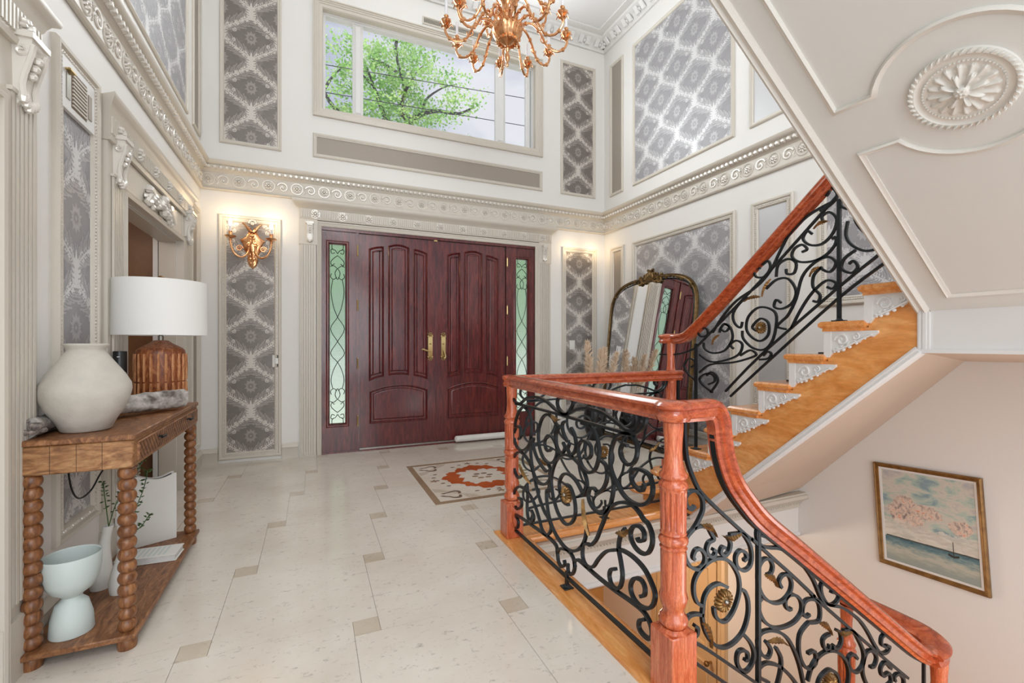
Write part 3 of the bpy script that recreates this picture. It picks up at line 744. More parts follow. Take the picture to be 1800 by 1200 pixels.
# ================================================================= front door
DX0, DX1 = .097, 2.684
b = MB(); y0, y1 = F+.01, F+.09
SG = [(.183, .341), (2.430, 2.590)]                     # glass widths of the sidelights
LV = [(.487, 1.374), (1.380, 2.270)]
def fd(a, q, h): return (a, F+.02-h, q)
b.box(DX0, DX1, F-.01, F+.11, 2.44, 2.47); b.box(DX0, DX1, F-.03, F+.11, -.01, .018)
b.box(.455, .483, F-.005, F+.10, .0, 2.45); b.box(2.276, 2.305, F-.005, F+.10, .0, 2.45)
d1 = structure(b.build('door_1', MT['maho'], flat=True))
for gi, (g0, g1) in enumerate(SG):
    f0, f1 = (DX0, .455) if gi == 0 else (2.305, DX1)
    b = MB(); b.box(f0, g0-.02, F+.01, F+.07, .018, 2.44); b.box(g1+.02, f1, F+.01, F+.07, .018, 2.44); b.box(g0-.02, g1+.02, F+.01, F+.07, .018, .30); b.box(g0-.02, g1+.02, F+.01, F+.07, 2.315, 2.44)
    b.mould(rect(g0-.045, g1+.045, .275, 2.34), [(0, 0), (0, .018), (.012, .024), (.022, .016), (.034, .02), (.045, .002), (.045, -.03)], lambda a, q, h: fd(a, q, h-.01))
    so = b.build('sidelight', MT['maho'], d1)
    MB().box(g0-.01, g1+.01, F+.035, F+.042, .3, 2.32).build('hammered_pane', MT['frost'], so, flat=True)
    # lead scrolls
    m = MB(); c = (g0+g1)/2; w = (g1-g0)/2; yy = F+.030
    def L(pts, r=.0042): m.tube([(c+p[0]*w, yy, p[1]) for p in smooth([(p[0], p[1], 0) for p in pts], 4)], r, 5)
    zb, zt = .32, 2.295
    for s_ in (-1, 1):
        for (zz, d) in ((zt, -1), (zb, 1)):
            L([(s_*.75, zz), (s_*.7, zz+d*.05), (s_*.30, zz+d*.065), (s_*.0, zz+d*.10)])
            L([(s_*.35, zz+d*.09), (s_*.75, zz+d*.10), (s_*.85, zz+d*.06), (s_*.55, zz+d*.05)])
            L([(0, zz+d*.12), (s_*.45, zz+d*.15), (s_*.85, zz+d*.19), (s_*.75, zz+d*.23), (s_*.4, zz+d*.21)])
            L([(s_*.95, zz+d*.245), (s_*.5, zz+d*.235), (s_*.1, zz+d*.26)])
            L([(0, zz+d*.26), (s_*.32, zz+d*.31), (s_*.2, zz+d*.36), (0, zz+d*.385)])
            L([(s_*.1, zz+d*.36), (s_*.5, zz+d*.385), (s_*.9, zz+d*.36), (s_*.8, zz+d*.32)])
        L([(s_*.62, zt-.385), (s_*.85, zt-.52), (s_*.55, zt-.68), (0, zt-.80), (-s_*.9, zt-.93), (0, zt-1.07), (s_*.9, zt-1.20), (0, zt-1.30), (-s_*.6, zt-1.40), (-s_*.85, zt-1.50), (-s_*.62, zb+.385)])
    m.build('lead_scrollwork', MT['black'], so)
def arch(x0, x1, z0, zl, zr, zlo0=None, mid=None, midlo=None, n=8):
    top = [(lerp(x1, x0, i/n), lerp(zr, zl, i/n)+((mid or 0)*4*(i/n)*(1-i/n))) for i in range(n+1)]
    lo0 = z0 if zlo0 is None else zlo0
    bot = [(lerp(x0, x1, i/n), lerp(lo0, z0, i/n)+((midlo or 0)*4*(i/n)*(1-i/n))) for i in range(n+1)]
    return bot+top
PR = [(0, 0), (0, .012), (.008, .020), (.016, .010), (.024, -.004), (.034, -.008), (.040, .002), (.052, .010), (.056, .010)]
for li, (l0, l1) in enumerate(LV):
    b = MB(); b.box(l0, l1, F+.02, F+.068, .02, 2.437)
    leaf = b.build('door_leaf', MT['maho'], d1)
    def mx(x): return x if li == 0 else x-.487+1.398
    pans = [arch(mx(.592), mx(.758), .823, 2.275, 2.315, .775, .010, .010), arch(mx(.806), mx(1.046), .833, 2.325, 2.325, None, .028, .012), arch(mx(1.095), mx(1.262), .775, 2.315, 2.275, .823, .010, .010), arch(mx(.600), mx(1.262), .295, .66, .66, None, .068)]
    for p in pans:
        m = MB(); m.mould(p, PR, fd); 
        ca = sum(q[0] for q in p)/len(p)
        P = [Vector(q) for q in p]; N = len(P); ins = []
        for i in range(N):
            d0 = (P[i]-P[i-1]).normalized(); e1 = (P[(i+1) % N]-P[i]).normalized(); n0 = Vector((-d0.y, d0.x)); n1 = Vector((-e1.y, e1.x)); mm = (n0+n1).normalized(); mm = mm/max(.35, mm.dot(n0)); ins.append(tuple(P[i]+mm*.056))
        m.add([fd(a, q, .010) for a, q in ins], [tuple(range(N))])
        m.build('door_panel', MT['maho'], leaf)
    # lever and long escutcheon
    hx = 1.298 if li == 0 else 1.458
    e = MB(); fh = lambda a, q, h: fd(a, q, h)
    e.dome(rect(hx-.028, hx+.028, 1.045, 1.29), fh, 0, .010, .06)
    for zz, d in ((1.29, 1), (1.045, -1)):
        rosette(e, fh, hx, zz+d*.018, .036, 0, 7, .012)
        for s_ in (-1, 1): e.dome(circ(hx+s_*.024, zz, .014, 7), fh, 0, .014, .4)
    eo = e.build('escutcheon', MT['brass'], leaf)
    h = MB(); h.tube([fh(hx, 1.115, .008), fh(hx, 1.115, .05)], .010, 8)
    if li == 0: h.tube([fh(hx, 1.115, .05), fh(hx-.03, 1.112, .052), fh(hx-.07, 1.125, .05), fh(hx-.095, 1.138, .045), fh(hx-.11, 1.128, .04)], .009, 8)
    else: h.tube([fh(hx-.01, 1.13, .05), fh(hx+.005, 1.09, .052), fh(hx+.018, 1.05, .05), fh(hx+.008, 1.03, .046), fh(hx-.008, 1.03, .045)], .009, 8)
    h.ball(fh(hx, 1.2, .014), .012, 8)
    h.build('lever_handle', MT['brass'], eo)
    for zz in (2.24, 1.63, .98, .34):
        hx2 = .470 if li == 0 else 2.288
        k = MB(); k.tube([(hx2, F-.008, zz-.05), (hx2, F-.008, zz+.05)], .009, 8); k.ball((hx2, F-.008, zz+.056), .009, 6); k.ball((hx2, F-.008, zz-.056), .009, 6); k.build('hinge', MT['brass'], leaf)
MB().box(1.368, 1.386, F+.005, F+.03, .03, 2.43).build('astragal', MT['maho'], d1)
MB().box(.49, 2.27, F-.012, F+.02, .018, .03).build('metal_sill', MT['steel'], d1)
b = MB(); b.box(1.34, 1.38, F+.0, F+.02, 2.425, 2.44); b.build('door_stop', MT['brass'], d1)
# casing round the front door
cs = structure(MB().mould([(DX0, 0), (DX0, 2.47), (DX1, 2.47), (DX1, 0)][::-1], [(0, -.04), (0, .02), (-.01, .026), (-.02, .02), (-.035, .024), (-.04, .03), (-.052, .03), (-.052, 0)], pf, False).build('trim_27', MT['trim']))
for (a0, a1, s_) in ((-.116, .05, 1), (2.735, 2.905, -1)):
    b = MB(); b.prism(rect(a0, a1, 0, 2.53), pf, 0, .03)
    flutes(b, lambda x, z, h: pf(x, z, h+.03), a0+.012, a1-.012, .02, 2.255, 6, .012); b.prism(rect(a0-.006, a1+.006, 2.262, 2.53), pf, 0, .036)
    b.build('pilaster', MT['trim'], cs)
    c = MB(); bracket(c, lambda x, z, h: pf(x, z, h+.036), (a0+a1)/2+s_*.015, 2.29, 2.48, .06, .045); c.build('carved_bracket', MT['relief'], cs)
b = MB(); pr = [(0, 0), (0, .036), (.01, .042), (.11, .042), (.118, .05), (.13, .06), (.145, .08), (.16, .10), (.175, .11), (.195, .11), (.2, 0)]
n = len(pr); v = []
for a, e in ((-.12, -1), (2.912, 1)): v += [pf(a+e*max(0, h-.042), 2.53+o_, h) for o_, h in pr]
b.add(v, [(i, i+1, n+i+1, n+i) for i in range(n-1)]+[tuple(range(n)), tuple(range(2*n-1, n-1, -1))])
k = 130
for i in range(k):
    a = lerp(-.11, 2.90, (i+.5)/k); b.prism(rect(a-.006, a+.006, 2.548, 2.628), pf, .04, .05)
b.build('entablature', MT['trim'], cs)
m = MB()
for i in range(11):
    c0 = .035+i*.2745; m.prism(circ(c0, 2.588, .048, 16), pf, .04, .047); rosette(m, pf, c0, 2.588, .042, .047, 8, .016)
m.build('rosettes', MT['relief'], cs)

# ---- outside: pavement, hedge seen dimly through the hammered glass
structure(boxes('floor_outside', [(-12, 16, F+.22, 40, -.25, -.12)], mat('pale_concrete', (214, 212, 206), .8)))

# scroll shapes, millimetres in the plane of each railing
SCROLL_A=[(2498,626,2465,651,2468,694,2513,702,2556,666,2562,620,2525,577,2450,569,2372,605,2331,664,2320,755,2358,808,2428,828,2495,790,2537,733,2550,693),
(2588,913,2585,874,2540,844,2465,847,2393,882,2297,902,2208,905,2124,890,2057,868,1992,856,1936,855,1897,882,1873,920,1897,942,1921,934),
(1967,934,2003,933,2024,907,2013,877,1967,857,1912,862,1836,892,1747,911,1723,910,1643,907,1568,891,1512,874,1472,860,1440,863,1409,879,1388,910,1397,936,1428,948,1466,943,1479,921,1466,902,1443,904),
(2540,834,2337,841,2013,845,1809,845,1499,847,1446,850,1409,859,1373,885,1355,919,1357,950),
(2085,656,2113,638,2148,643,2160,680,2124,717,2079,717,2035,683,2030,642,2062,594,2119,575,2184,591,2227,644,2233,717,2196,791,2136,827,2079,820,2046,798,2013,779),
(2008,780,2035,741,2033,689,2003,658,1967,663,1949,690,1967,712),
(1892,797,1859,768,1845,726,1859,689,1892,669,1921,686,1907,717),
(1936,821,1972,804,1967,764,1931,729,1912,728),
(1778,690,1748,681,1719,706,1723,742,1757,757,1800,750,1827,716,1818,674,1792,637,1740,622,1694,642,1665,691,1658,746,1678,797,1715,825,1757,834,1800,835),
(1782,507,1752,552,1765,600,1818,640,1892,659,1961,651,2030,610,2073,546,2088,477,2068,407,2068,407,2024,351,1972,322,1921,322,1873,357,1850,410,1864,469,1897,509,1936,513),
(1912,420,1961,420,1998,455,2003,506,1967,552,1912,569,1854,559,1809,531,1782,507),
(1756,361,1769,309,1809,254,1864,217,1931,199,2003,212,2068,245,2113,294,2136,358,2142,411,2130,428,2107,438,2090,432),
(2311,662,2331,623,2324,541,2284,451,2233,368,2172,308,2124,285,2090,254,2101,217,2142,187,2190,195,2227,244,2271,292,2324,328,2400,350,2480,346,2548,307,2569,259,2556,212,2510,202,2457,238,2457,275,2502,273),
(2291,672,2304,640,2284,603,2246,565,2184,534,2142,523),
(2450,419,2502,393,2556,423,2572,483,2533,530,2465,555,2393,543,2324,506,2271,455,2208,441,2142,459,2101,500,2096,545,2124,566),
(2379,390,2372,338,2379,275,2372,210,2344,190,2311,196,2291,232,2324,256),
(2540,158,2450,168,2311,175,2160,183,2079,182,2035,172,2024,145,2013,102,1982,90,1951,114,1956,135),
(2024,140,2003,170,1951,191,1902,196,1864,173,1859,135,1883,97,1916,94,1921,132),
(1854,146,1859,170,1826,191,1765,191,1679,187,1560,188,1468,195,1389,198,1352,189,1328,166,1322,133,1340,111,1377,110,1395,124,1389,152,1355,175),
(2540,152,2502,134,2510,93,2540,76),
(1463,798,1492,798,1509,769,1499,742,1466,725,1428,738,1406,776,1409,819,1440,845,1485,843,1536,819,1568,765,1576,703,1561,663,1519,619,1472,591,1415,585,1361,600,1327,636,1318,677,1335,714,1373,724,1415,719,1440,695,1434,664,1406,648,1376,647,1364,676),
(1639,697,1609,686,1598,654,1605,617,1631,578,1682,540),
(1590,665,1568,657,1554,622,1561,573,1583,514,1620,479,1666,468,1715,480,1740,509,1731,549,1698,563,1678,555),
(1788,281,1788,221,1756,195,1704,214,1662,266,1606,322,1545,354,1495,373,1428,375,1364,358,1322,321,1305,289,1317,248,1346,220,1395,207,1434,224,1444,258,1421,296,1383,308,1361,290,1364,260,1386,245),
(1784,283,1747,298,1721,303,1679,344,1646,404,1626,440,1605,484,1561,530,1506,562,1446,575,1403,565,1367,542,1344,535,1322,504,1322,464,1346,424,1383,411,1421,420,1444,449,1434,487,1395,507,1367,495,1367,465,1395,451,1405,460),
(1478,467,1509,424,1520,371,1506,324,1495,272,1509,222,1538,199,1568,202,1583,232,1571,262,1538,279)]
SCROLL_C=[(1178,962,1175,907,1181,829,1195,775,1230,705,1256,673,1336,603,1495,474,1500,475,1613,383,1733,287,1859,181,1859,178,2099,-13,2324,-190,2529,-348),
(1222,636,1203,626,1182,647,1179,672,1203,689,1232,684,1256,655,1259,618,1242,587,1217,558,1186,535,1172,501,1179,460,1203,427,1237,413,1264,426,1269,454,1249,480,1225,481,1213,461,1220,449),
(1217,558,1247,561,1281,550,1301,523,1311,504,1286,496,1276,472,1291,448,1311,445,1319,460,1306,470),
(1388,508,1420,506,1449,502,1468,487,1495,447,1503,403,1490,371,1457,364,1425,387,1420,423,1441,440,1468,429,1476,408,1460,400),
(1377,502,1393,477,1385,448,1362,437,1344,452,1352,469,1367,464),
(1378,319,1336,341,1295,336,1268,312,1259,274,1257,235,1268,192,1295,148,1332,116,1374,105,1421,115,1460,143,1483,194,1483,247,1465,286,1446,297),
(1255,282,1232,297,1217,333,1219,373,1241,404,1271,422,1306,433,1346,430,1388,410,1425,364,1438,327,1436,282,1412,232,1378,202,1346,203,1318,230,1311,262),
(1219,221,1235,207,1230,185,1206,181,1180,201,1174,232,1193,257,1224,259,1259,247),
(1456,131,1495,89,1515,44,1505,8,1475,-12,1446,0,1426,34,1431,67,1456,71,1480,54,1480,29,1465,33),
(1193,148,1191,162,1206,163,1232,154,1318,91,1520,-67,1678,-192),
(1189,117,1364,-22,1561,-180),
(1217,125,1206,119,1193,129),
(1550,480,1576,470,1602,489,1590,517,1559,528,1534,508,1531,473,1550,442,1590,425,1649,411,1721,375,1795,316,1853,250,1892,182,1912,152,1939,131,1979,118,2014,131,2024,159,2003,183,1979,186),
(1585,321,1608,325,1616,351,1599,378,1567,384,1542,361,1536,315,1550,265,1585,226,1631,204,1678,205,1715,229,1724,264,1703,297,1672,303,1652,283,1666,256),
(1724,162,1703,163,1687,191,1703,216,1745,210,1780,178,1783,136,1745,107,1684,100,1625,111,1573,146,1545,188,1539,225,1556,240),
(1833,113,1808,109,1789,134,1802,169,1840,173,1885,150,1899,108,1889,73,1843,77,1821,79,1772,44,1772,-35,1815,-99,1870,-94,1864,-44,1821,-41),
(1578,71,1606,33,1589,7,1551,33,1535,82,1557,110,1623,101,1690,61,1737,-2,1772,-75,1796,-153,1821,-208),
(1595,-89,1546,-56,1540,-24,1578,-12,1645,-39,1702,-86,1749,-139,1772,-186),
(1634,33,1662,-13,1662,-59,1645,-108,1623,-140),
(1959,1,1932,-1,1915,-14,1925,-46,1952,-62,1959,-42),
(2003,7,2028,-8,2038,-41,2024,-68,1993,-69,1983,-49),
(1821,-152,1846,-101,1885,-74,1939,-65,2000,-81,2056,-125,2084,-177,2084,-231,2056,-275),
(1879,-203,1892,-169,1919,-151,1959,-146,2000,-171,2021,-212,2014,-245),
(2049,-5,2113,-25,2157,-77,2190,-135,2190,-181,2157,-207,2120,-201,2088,-165,2088,-130,2120,-125,2146,-152),
(1972,166,1979,195,1945,232,1905,215,1909,176,1939,135,1979,115,2035,95,2084,66,2157,13,2216,-51,2270,-125,2316,-174,2364,-182,2384,-164,2356,-152),
(2239,-215,2270,-217,2285,-184,2254,-148,2216,-142,2194,-168,2183,-206,2194,-249,2224,-299),
(2364,-164,2324,-139,2324,-107,2356,-98),
(2396,-267,2348,-225,2316,-244,2332,-281,2380,-281,2396,-323,2356,-335),
(2429,-333,2421,-311,2454,-307,2495,-343,2495,-377)]
SCROLL_D=[(2742,1119,2564,1123,2441,1151,2376,1181,2275,1261,1862,1594,1452,1952,1342,2045),
(2241,1274,2161,1375,2055,1469,1915,1541,1824,1623,1763,1727,1704,1816,1614,1882,1530,1913,1471,1927),
(1875,1666,1837,1683,1824,1640,1862,1594,1915,1601,1928,1638,1888,1650),
(1510,1964,1495,1985,1515,2017,1491,2009,1461,1975,1457,1943,1491,1912,1541,1895),
(1582,1784,1609,1806,1631,1768,1593,1728,1530,1721,1476,1766,1457,1832,1491,1876,1530,1866,1525,1839),
(1636,1698,1609,1709,1636,1738,1681,1723,1692,1681,1647,1646,1572,1639,1510,1660,1466,1703,1461,1742,1481,1736),
(1727,1620,1721,1591,1681,1591,1670,1644,1715,1674,1775,1650,1787,1583),
(1850,1522,1787,1566,1715,1563,1670,1491,1692,1427,1751,1398,1799,1413,1787,1452,1757,1432),
(1541,1597,1491,1569,1461,1611,1500,1648,1572,1628,1636,1563,1670,1447,1715,1362,1751,1330,1781,1298,1727,1282),
(1698,1284,1647,1380,1582,1471,1510,1526,1461,1509,1476,1481,1505,1494),
(1915,1278,1942,1303,1888,1349,1837,1323,1837,1253,1888,1216,1949,1243,1983,1292,1969,1365,1902,1415,1824,1403,1785,1355,1805,1230,1862,1166,1942,1177,2005,1232,2012,1281),
(2012,1336,2026,1300,2070,1333,2077,1396,2012,1466,1942,1484),
(2177,1298,2138,1278,2107,1309,2145,1329,2177,1298,2185,1272),
(2317,1208,2308,1167,2241,1139,2145,1156,2085,1232,2100,1302,2145,1329),
(2352,1126,2258,1081,2145,1092,2040,1132,2012,1195,2055,1220,2100,1195,2077,1169),
(2352,1003,2258,1061,2085,1081,1969,1110,1915,1135,1956,1161,2026,1127),
(2291,986,2250,1011,2209,991,2201,946,2258,875),
(2275,927,2225,951,2233,990,2291,999,2352,962,2326,923,2241,877),
(1895,1106,1837,1114,1818,1143,1843,1154,1869,1130),
(1405,1809,1414,1742,1387,1687,1325,1646,1266,1654,1226,1701,1218,1754),
(1378,1871,1369,1800,1325,1732,1274,1721),
(1369,1659,1423,1624,1433,1576,1387,1549,1360,1575,1378,1607,1400,1596),
(1433,1936,1438,1897,1405,1869,1387,1883,1396,1910),
(1530,1601,1572,1565,1577,1502,1541,1456,1551,1421,1577,1428),
(2343,1303,2291,1302,2283,1261,2334,1249,2370,1277),
(2428,1036,2395,1053,2402,1087,2454,1090,2494,1043,2454,985,2395,949,2389,900),
(2138,893,1888,1130,1452,1483,1266,1621,1179,1691),
(2100,865,1875,1065,1452,1428,1246,1576,1164,1643)]
LEAF_A=[(2079,830,1992,822),
(1531,429,1434,491),
(2480,480,2324,405),
(1782,490,1731,342)]
LEAF_C=[(1251,564,1321,512),
(1441,503,1352,510),
(1255,225,1295,124),
(1573,324,1637,266),
(1892,65,1966,-2),
(1589,68,1702,23),
(2099,-22,2000,8)]
LEAF_D=[(2185,1259,2241,1194),
(1500,1833,1572,1808),
(1818,1576,1875,1478),
(1541,1603,1593,1557),
(1888,1479,1997,1458)]
ROS_A=[(1936, 463)]
ROS_C=[(1360, 275), (1959, -202)]
ROS_D=[(1885, 1295)]
# ================================================================= stairs
RISE, RUN = .1685, .188
def nz_(n): return RISE*n-.035
def ny_(n): return 2.095-RUN*(n-5)
st = empty('staircase', (3.1, 2.0, 0)); tag(st, 'main oak stair flight rising along the right wall behind the rising iron railing', 'stairs')
def side(y, z, h): return (XS+h, y, z)
# treads and risers
def tread_poly(n):
    yf, yb = ny_(n), ny_(n)-RUN-.03
    if n > 2: return [(XS-.035, yb), (XR-.002, yb), (XR-.002, yf), (XS-.035, yf)]
    x0 = XS-(.14 if n == 1 else .10); r = .13; yb -= .0
    c = [(XR-.002, yb), (XR-.002, yf)]
    for k in range(9): t = pi/2+pi*k/8; c.append((x0+r*math.cos(t), (yf+yb)/2+(yf-yb)/2*math.sin(t)))
    return c
for n in range(1, 10):
    z = nz_(n)
    if n > 8: xx = 1
    b = MB(); P = tread_poly(n); k = len(P)
    ca = sum(p[0] for p in P)/k; cb = sum(p[1] for p in P)/k
    ins = [(p[0]+(.01 if p[0] < ca else -.0), p[1]+(.010 if p[1] < cb else -.010)) for p in P]
    v = [(x, y, z-.034) for x, y in ins]+[(x, y, z-.024) for x, y in P]+[(x, y, z-.010) for x, y in P]+[(x, y, z) for x, y in ins]
    f = [tuple(range(k)), tuple(range(4*k-1, 3*k-1, -1))]
    for q in range(3): f += [(q*k+i, q*k+(i+1) % k, (q+1)*k+(i+1) % k, (q+1)*k+i) for i in range(k)]
    b.add(v, f)
    if n > 2: b.box(XS-.022, XS, ny_(n)-RUN-.01, ny_(n)-.015, z-.05, z-.034)
    t = b.build('tread', MT['oak_x'], st)
    if n >= 2: MB().box(XS+.17, XR-.12, ny_(n)-RUN-.01, ny_(n)-.06, z, z+.008).build('slate_runner', MT['slate'], t)
    MB().box((XS-.10 if n < 3 else XS+.0), XR-.002, ny_(n)-.05, ny_(n)-.03, nz_(n-1) if n > 1 else 0, z-.03).build('riser', MT['oak_x'] if n < 3 else MT['white'], st, flat=True)
    if n > 2:      # carved white bracket under the tread end
        yf = ny_(n)-.02; L = RUN+.055; Hh = .135; z0 = z-.05
        top = [(yf, z0), (yf-L, z0)]; low = []
        for k2 in range(13):
            t_ = k2/12; low.append((yf-L+L*t_, z0-.012-(Hh-.012)*t_**1.1-.010*math.sin(t_*pi*7)))
        poly = top+low[0:]
        m = MB(); m.prism(poly[::-1], side, -.014, 0)
        m.prism([(yf, z0), (yf, z0-Hh), (yf-.035, z0-Hh+.02), (yf-.035, z0)][::-1], side, -.018, 0)
        fs = lambda a, q, h: (XS-.012-h, a, q)
        rtube(m, fs, spiral(yf-.085, z0-.045, .034, .008, 0, 1.3, 14), .004, .0055, 5)
        rtube(m, fs, spiral(yf-.15, z0-.028, .018, .004, 2, 1.2, 10), .004, .004, 5)
        acanthus(m, fs, [(yf-.05, z0-.10), (yf-.09, z0-.085), (yf-.15, z0-.055), (yf-.22, z0-.02)], .016, 0, .010)
        m.build('carved_scroll_bracket', MT['white'], st)
# outer string board
low = [(1.115, 1.175), (2.40, 0.0), (2.66, -.0)]
zig = []
for n in range(2, 10):
    zig.append((ny_(n)-.03, nz_(n-1)-.034)); zig.append((ny_(n)-.03, nz_(n)-.034))
poly = [(2.62, -.0)]+[p for p in zig if p[0] > 1.115]+[(1.115, nz_(9)-.034), (1.115, 1.175), (2.40, .0)]
MB().prism(poly, side, 0, .035).build('oak_string_board', MT['oak'], st, flat=True)
b = MB()
sl_ = [(XS-.004, 2.42, -.02), (XS-.004, 1.112, 1.172)]
sec = [(-.022, -.02), (.012, -.02), (.018, -.012), (.012, -.002), (.016, .008), (.006, .02), (-.022, .02)]
b.sweep(sl_, [(-x, y) for x, y in sec], nrm=(1, 0, 0)); b.build('white_edge_molding', MT['white'], st)
# skirting on the wall along the flight
pk = [(2.9, .03), (2.9, .20), (1.2, 1.72), (1.2, 1.5)]
b = MB(); b.prism(pk, lambda a, q, h: (XR-h, a, q), .001, .014); b.sweep([(XR-.012, 2.9, .205), (XR-.012, 1.2, 1.725)], [(-.01, -.012), (.012, -.012), (.012, .0), (.004, .012), (-.01, .012)], nrm=(-1, 0, 0)); b.build('sloped_skirting', MT['white'], st)
# underside
b = MB()
A = [(XS+.03, 2.42, -.03), (XS+.03, 1.112, 1.16), (XR-.002, 1.49, 1.09), (XR-.002, 2.56, -.03)]
Bq = [(XS+.03, 1.112, 1.16), (XS+.03, -.1, 1.16), (XR-.002, -.1, 1.10), (XR-.002, 1.49, 1.09)]
for q in (A, Bq): b.add([p for p in q]+[(p[0], p[1], p[2]+.03) for p in q], [(0, 1, 2, 3), (7, 6, 5, 4), (0, 4, 5, 1), (1, 5, 6, 2), (2, 6, 7, 3), (3, 7, 4, 0)])
b.build('plaster_underside', mat('underside_paint', (206, 186, 166), .6), st, flat=True)
# landing
b = MB(); b.box(XS+.02, XR-.002, -.1, 1.14, 1.5, nz_(10)); b.build('landing_floor', MT['oak_x'], st, flat=True)
b = MB(); b.box(XS+.0, XS+.03, -.1, 1.113, 1.165, 1.36)
b.box(XS-.008, XS, 1.075, 1.118, 1.175, 1.345); b.box(XS-.012, XS, 1.085, 1.098, 1.175, 1.345); b.box(XS-.012, XS, 1.105, 1.112, 1.175, 1.345)
b.sweep([(XS-.006, 1.118, 1.168), (XS-.006, -.1, 1.168)], [(-.008, -.008), (.008, -.008), (.008, .008), (-.008, .008)], nrm=(1, 0, 0))
b.build('landing_fascia', MT['white'], st, flat=True)

# upper flight, seen from below: sloped paneled underside with a round plaster medallion
SL = .815; ph_ = math.atan(SL)
uf = empty('upper_staircase', (1.2, .5, 2.4)); tag(uf, 'white paneled sloping underside of the upper stair flight crossing overhead', 'stairs')
def sf(a, q, h): return (XS-q*math.cos(ph_)-h*math.sin(ph_), a, 1.342+q*math.sin(ph_)-h*math.cos(ph_))
YE = 1.113
XQ = (XS+.985)/math.cos(ph_)
b = MB(); b.prism([(-.1, 0), (YE, 0), (YE, XQ), (-.1, XQ)], sf, 0, -.22); b.build('paneled_soffit', mat('soffit_paint', (217, 217, 211), .5), uf, flat=True)
b = MB()
b.mould([(YE+.012, -.01), (YE+.012, XQ)], [(0, 0), (0, .006), (.010, .012), (.018, .004), (.030, .006), (.036, .014), (.05, .004), (.05, 0)], sf, False)
b.prism([(YE, 0), (YE+.012, 0), (YE+.012, XQ), (YE, XQ)], sf, .006, -.24)
MT['soffit_trim'] = mat('soffit_molding_paint', (218, 215, 206), .4)
b.build('edge_molding', MT['soffit_trim'], uf)
PM = [(-.009, 0), (-.009, .006), (-.003, .011), (.004, .006), (.010, .003), (.010, 0)]
mc = (.68, .934); rr = .213
def arcp(t0, t1, n=16): return [(mc[0]+rr*math.cos(lerp(t0, t1, i/n)), mc[1]+rr*math.sin(lerp(t0, t1, i/n))) for i in range(n+1)]
def tri(dy, sg):
    return math.atan2(sg*math.sqrt(max(0, rr*rr-dy*dy)), dy)
yL, yR = .986, .374
bU, bLo = 1.030, .842
aU = math.asin((bU-mc[1])/rr); aL = math.asin((bLo-mc[1])/rr)
up = [(yL, bU)]+arcp(aU, pi-aU)+[(yR, bU), (yR, 2.6), (yL, 2.6)]
lo = [(yL, .085), (yR, .085), (yR, bLo)]+[(p[0], p[1]) for p in arcp(-pi-aL, -2*pi+aL+2*pi-0, 1)][:0]
lo = [(yL, .085), (yL, bLo)]+arcp(aL, -pi-aL)+[(yR, bLo), (yR, .085)]
b = MB(); b.mould(up, PM, sf)
b.mould(lo, PM, sf); b.build('panel_molding', MT['soffit_trim'], uf)
# medallion
b = MB(); R0 = .124
def pol(prof, N, fnz=None):
    v = []; f = []; m_ = len(prof)
    for j, (r, h) in enumerate(prof):
        for i in range(N):
            t = 2*pi*i/N; hh = h+(fnz(t, r, h) if fnz else 0)
            v.append(sf(mc[0]+r*R0*math.cos(t), mc[1]+r*R0*math.sin(t), hh))
    for j in range(m_-1):
        for i in range(N): f.append((j*N+i, j*N+(i+1) % N, (j+1)*N+(i+1) % N, (j+1)*N+i))
    b.add(v, f)
pol([(1.0, 0), (.99, .006), (.93, .010), (.88, .010), (.86, .006), (.80, .004), (.74, .004), (.70, .006), (.62, .003), (.5, .003), (.2, .004), (.01, .004)], 64)
for i in range(44):
    t = 2*pi*i/44; c0 = (mc[0]+R0*.94*math.cos(t), mc[1]+R0*.94*math.sin(t))
    b.dome([(c0[0]+.009*math.cos(q)*math.cos(t+.7)-.0035*math.sin(q)*math.sin(t+.7), c0[1]+.009*math.cos(q)*math.sin(t+.7)+.0035*math.sin(q)*math.cos(t+.7)) for q in [k*pi/3 for k in range(6)]], sf, .008, .016, .4)
for i in range(60):
    t = 2*pi*i/60; b.dome(circ(mc[0]+R0*.72*math.cos(t), mc[1]+R0*.72*math.sin(t), .0032, 5), sf, .004, .010, .4)
def leafh(t, r, h):
    def ring_(n_, ra, rb, H, ph):
        u = ((t+ph)*n_/(2*pi)) % 1.0; w = abs(u-.5)*2                      # 0 at a leaf's middle rib, 1 between leaves
        edge = rb-(rb-ra)*.30*w**1.6+.012*math.cos(5*2*pi*u)
        if r < ra*.5 or r > edge: return 0
        k = min(1, (edge-r)/.05); rib = .72+.28*math.cos(w*pi*1.5)
        return H*k*(1-.55*w**2)*rib*(.65+.35*math.sin(pi*min(1, (r-ra*.5)/(edge-ra*.5+1e-6))))
    return max(ring_(16, .36, .66, .010, 0), ring_(8, .16, .46, .019, .39))
pol([(.70-.0132*i, .0035) for i in range(50)], 200, leafh)
b.dome(circ(mc[0], mc[1], R0*.17, 12), sf, .004, .024, .4); rosette(b, sf, mc[0], mc[1], R0*.12, .022, 5, .004)
b.build('ceiling_medallion', MT['soffit_trim'], uf, ang=50)

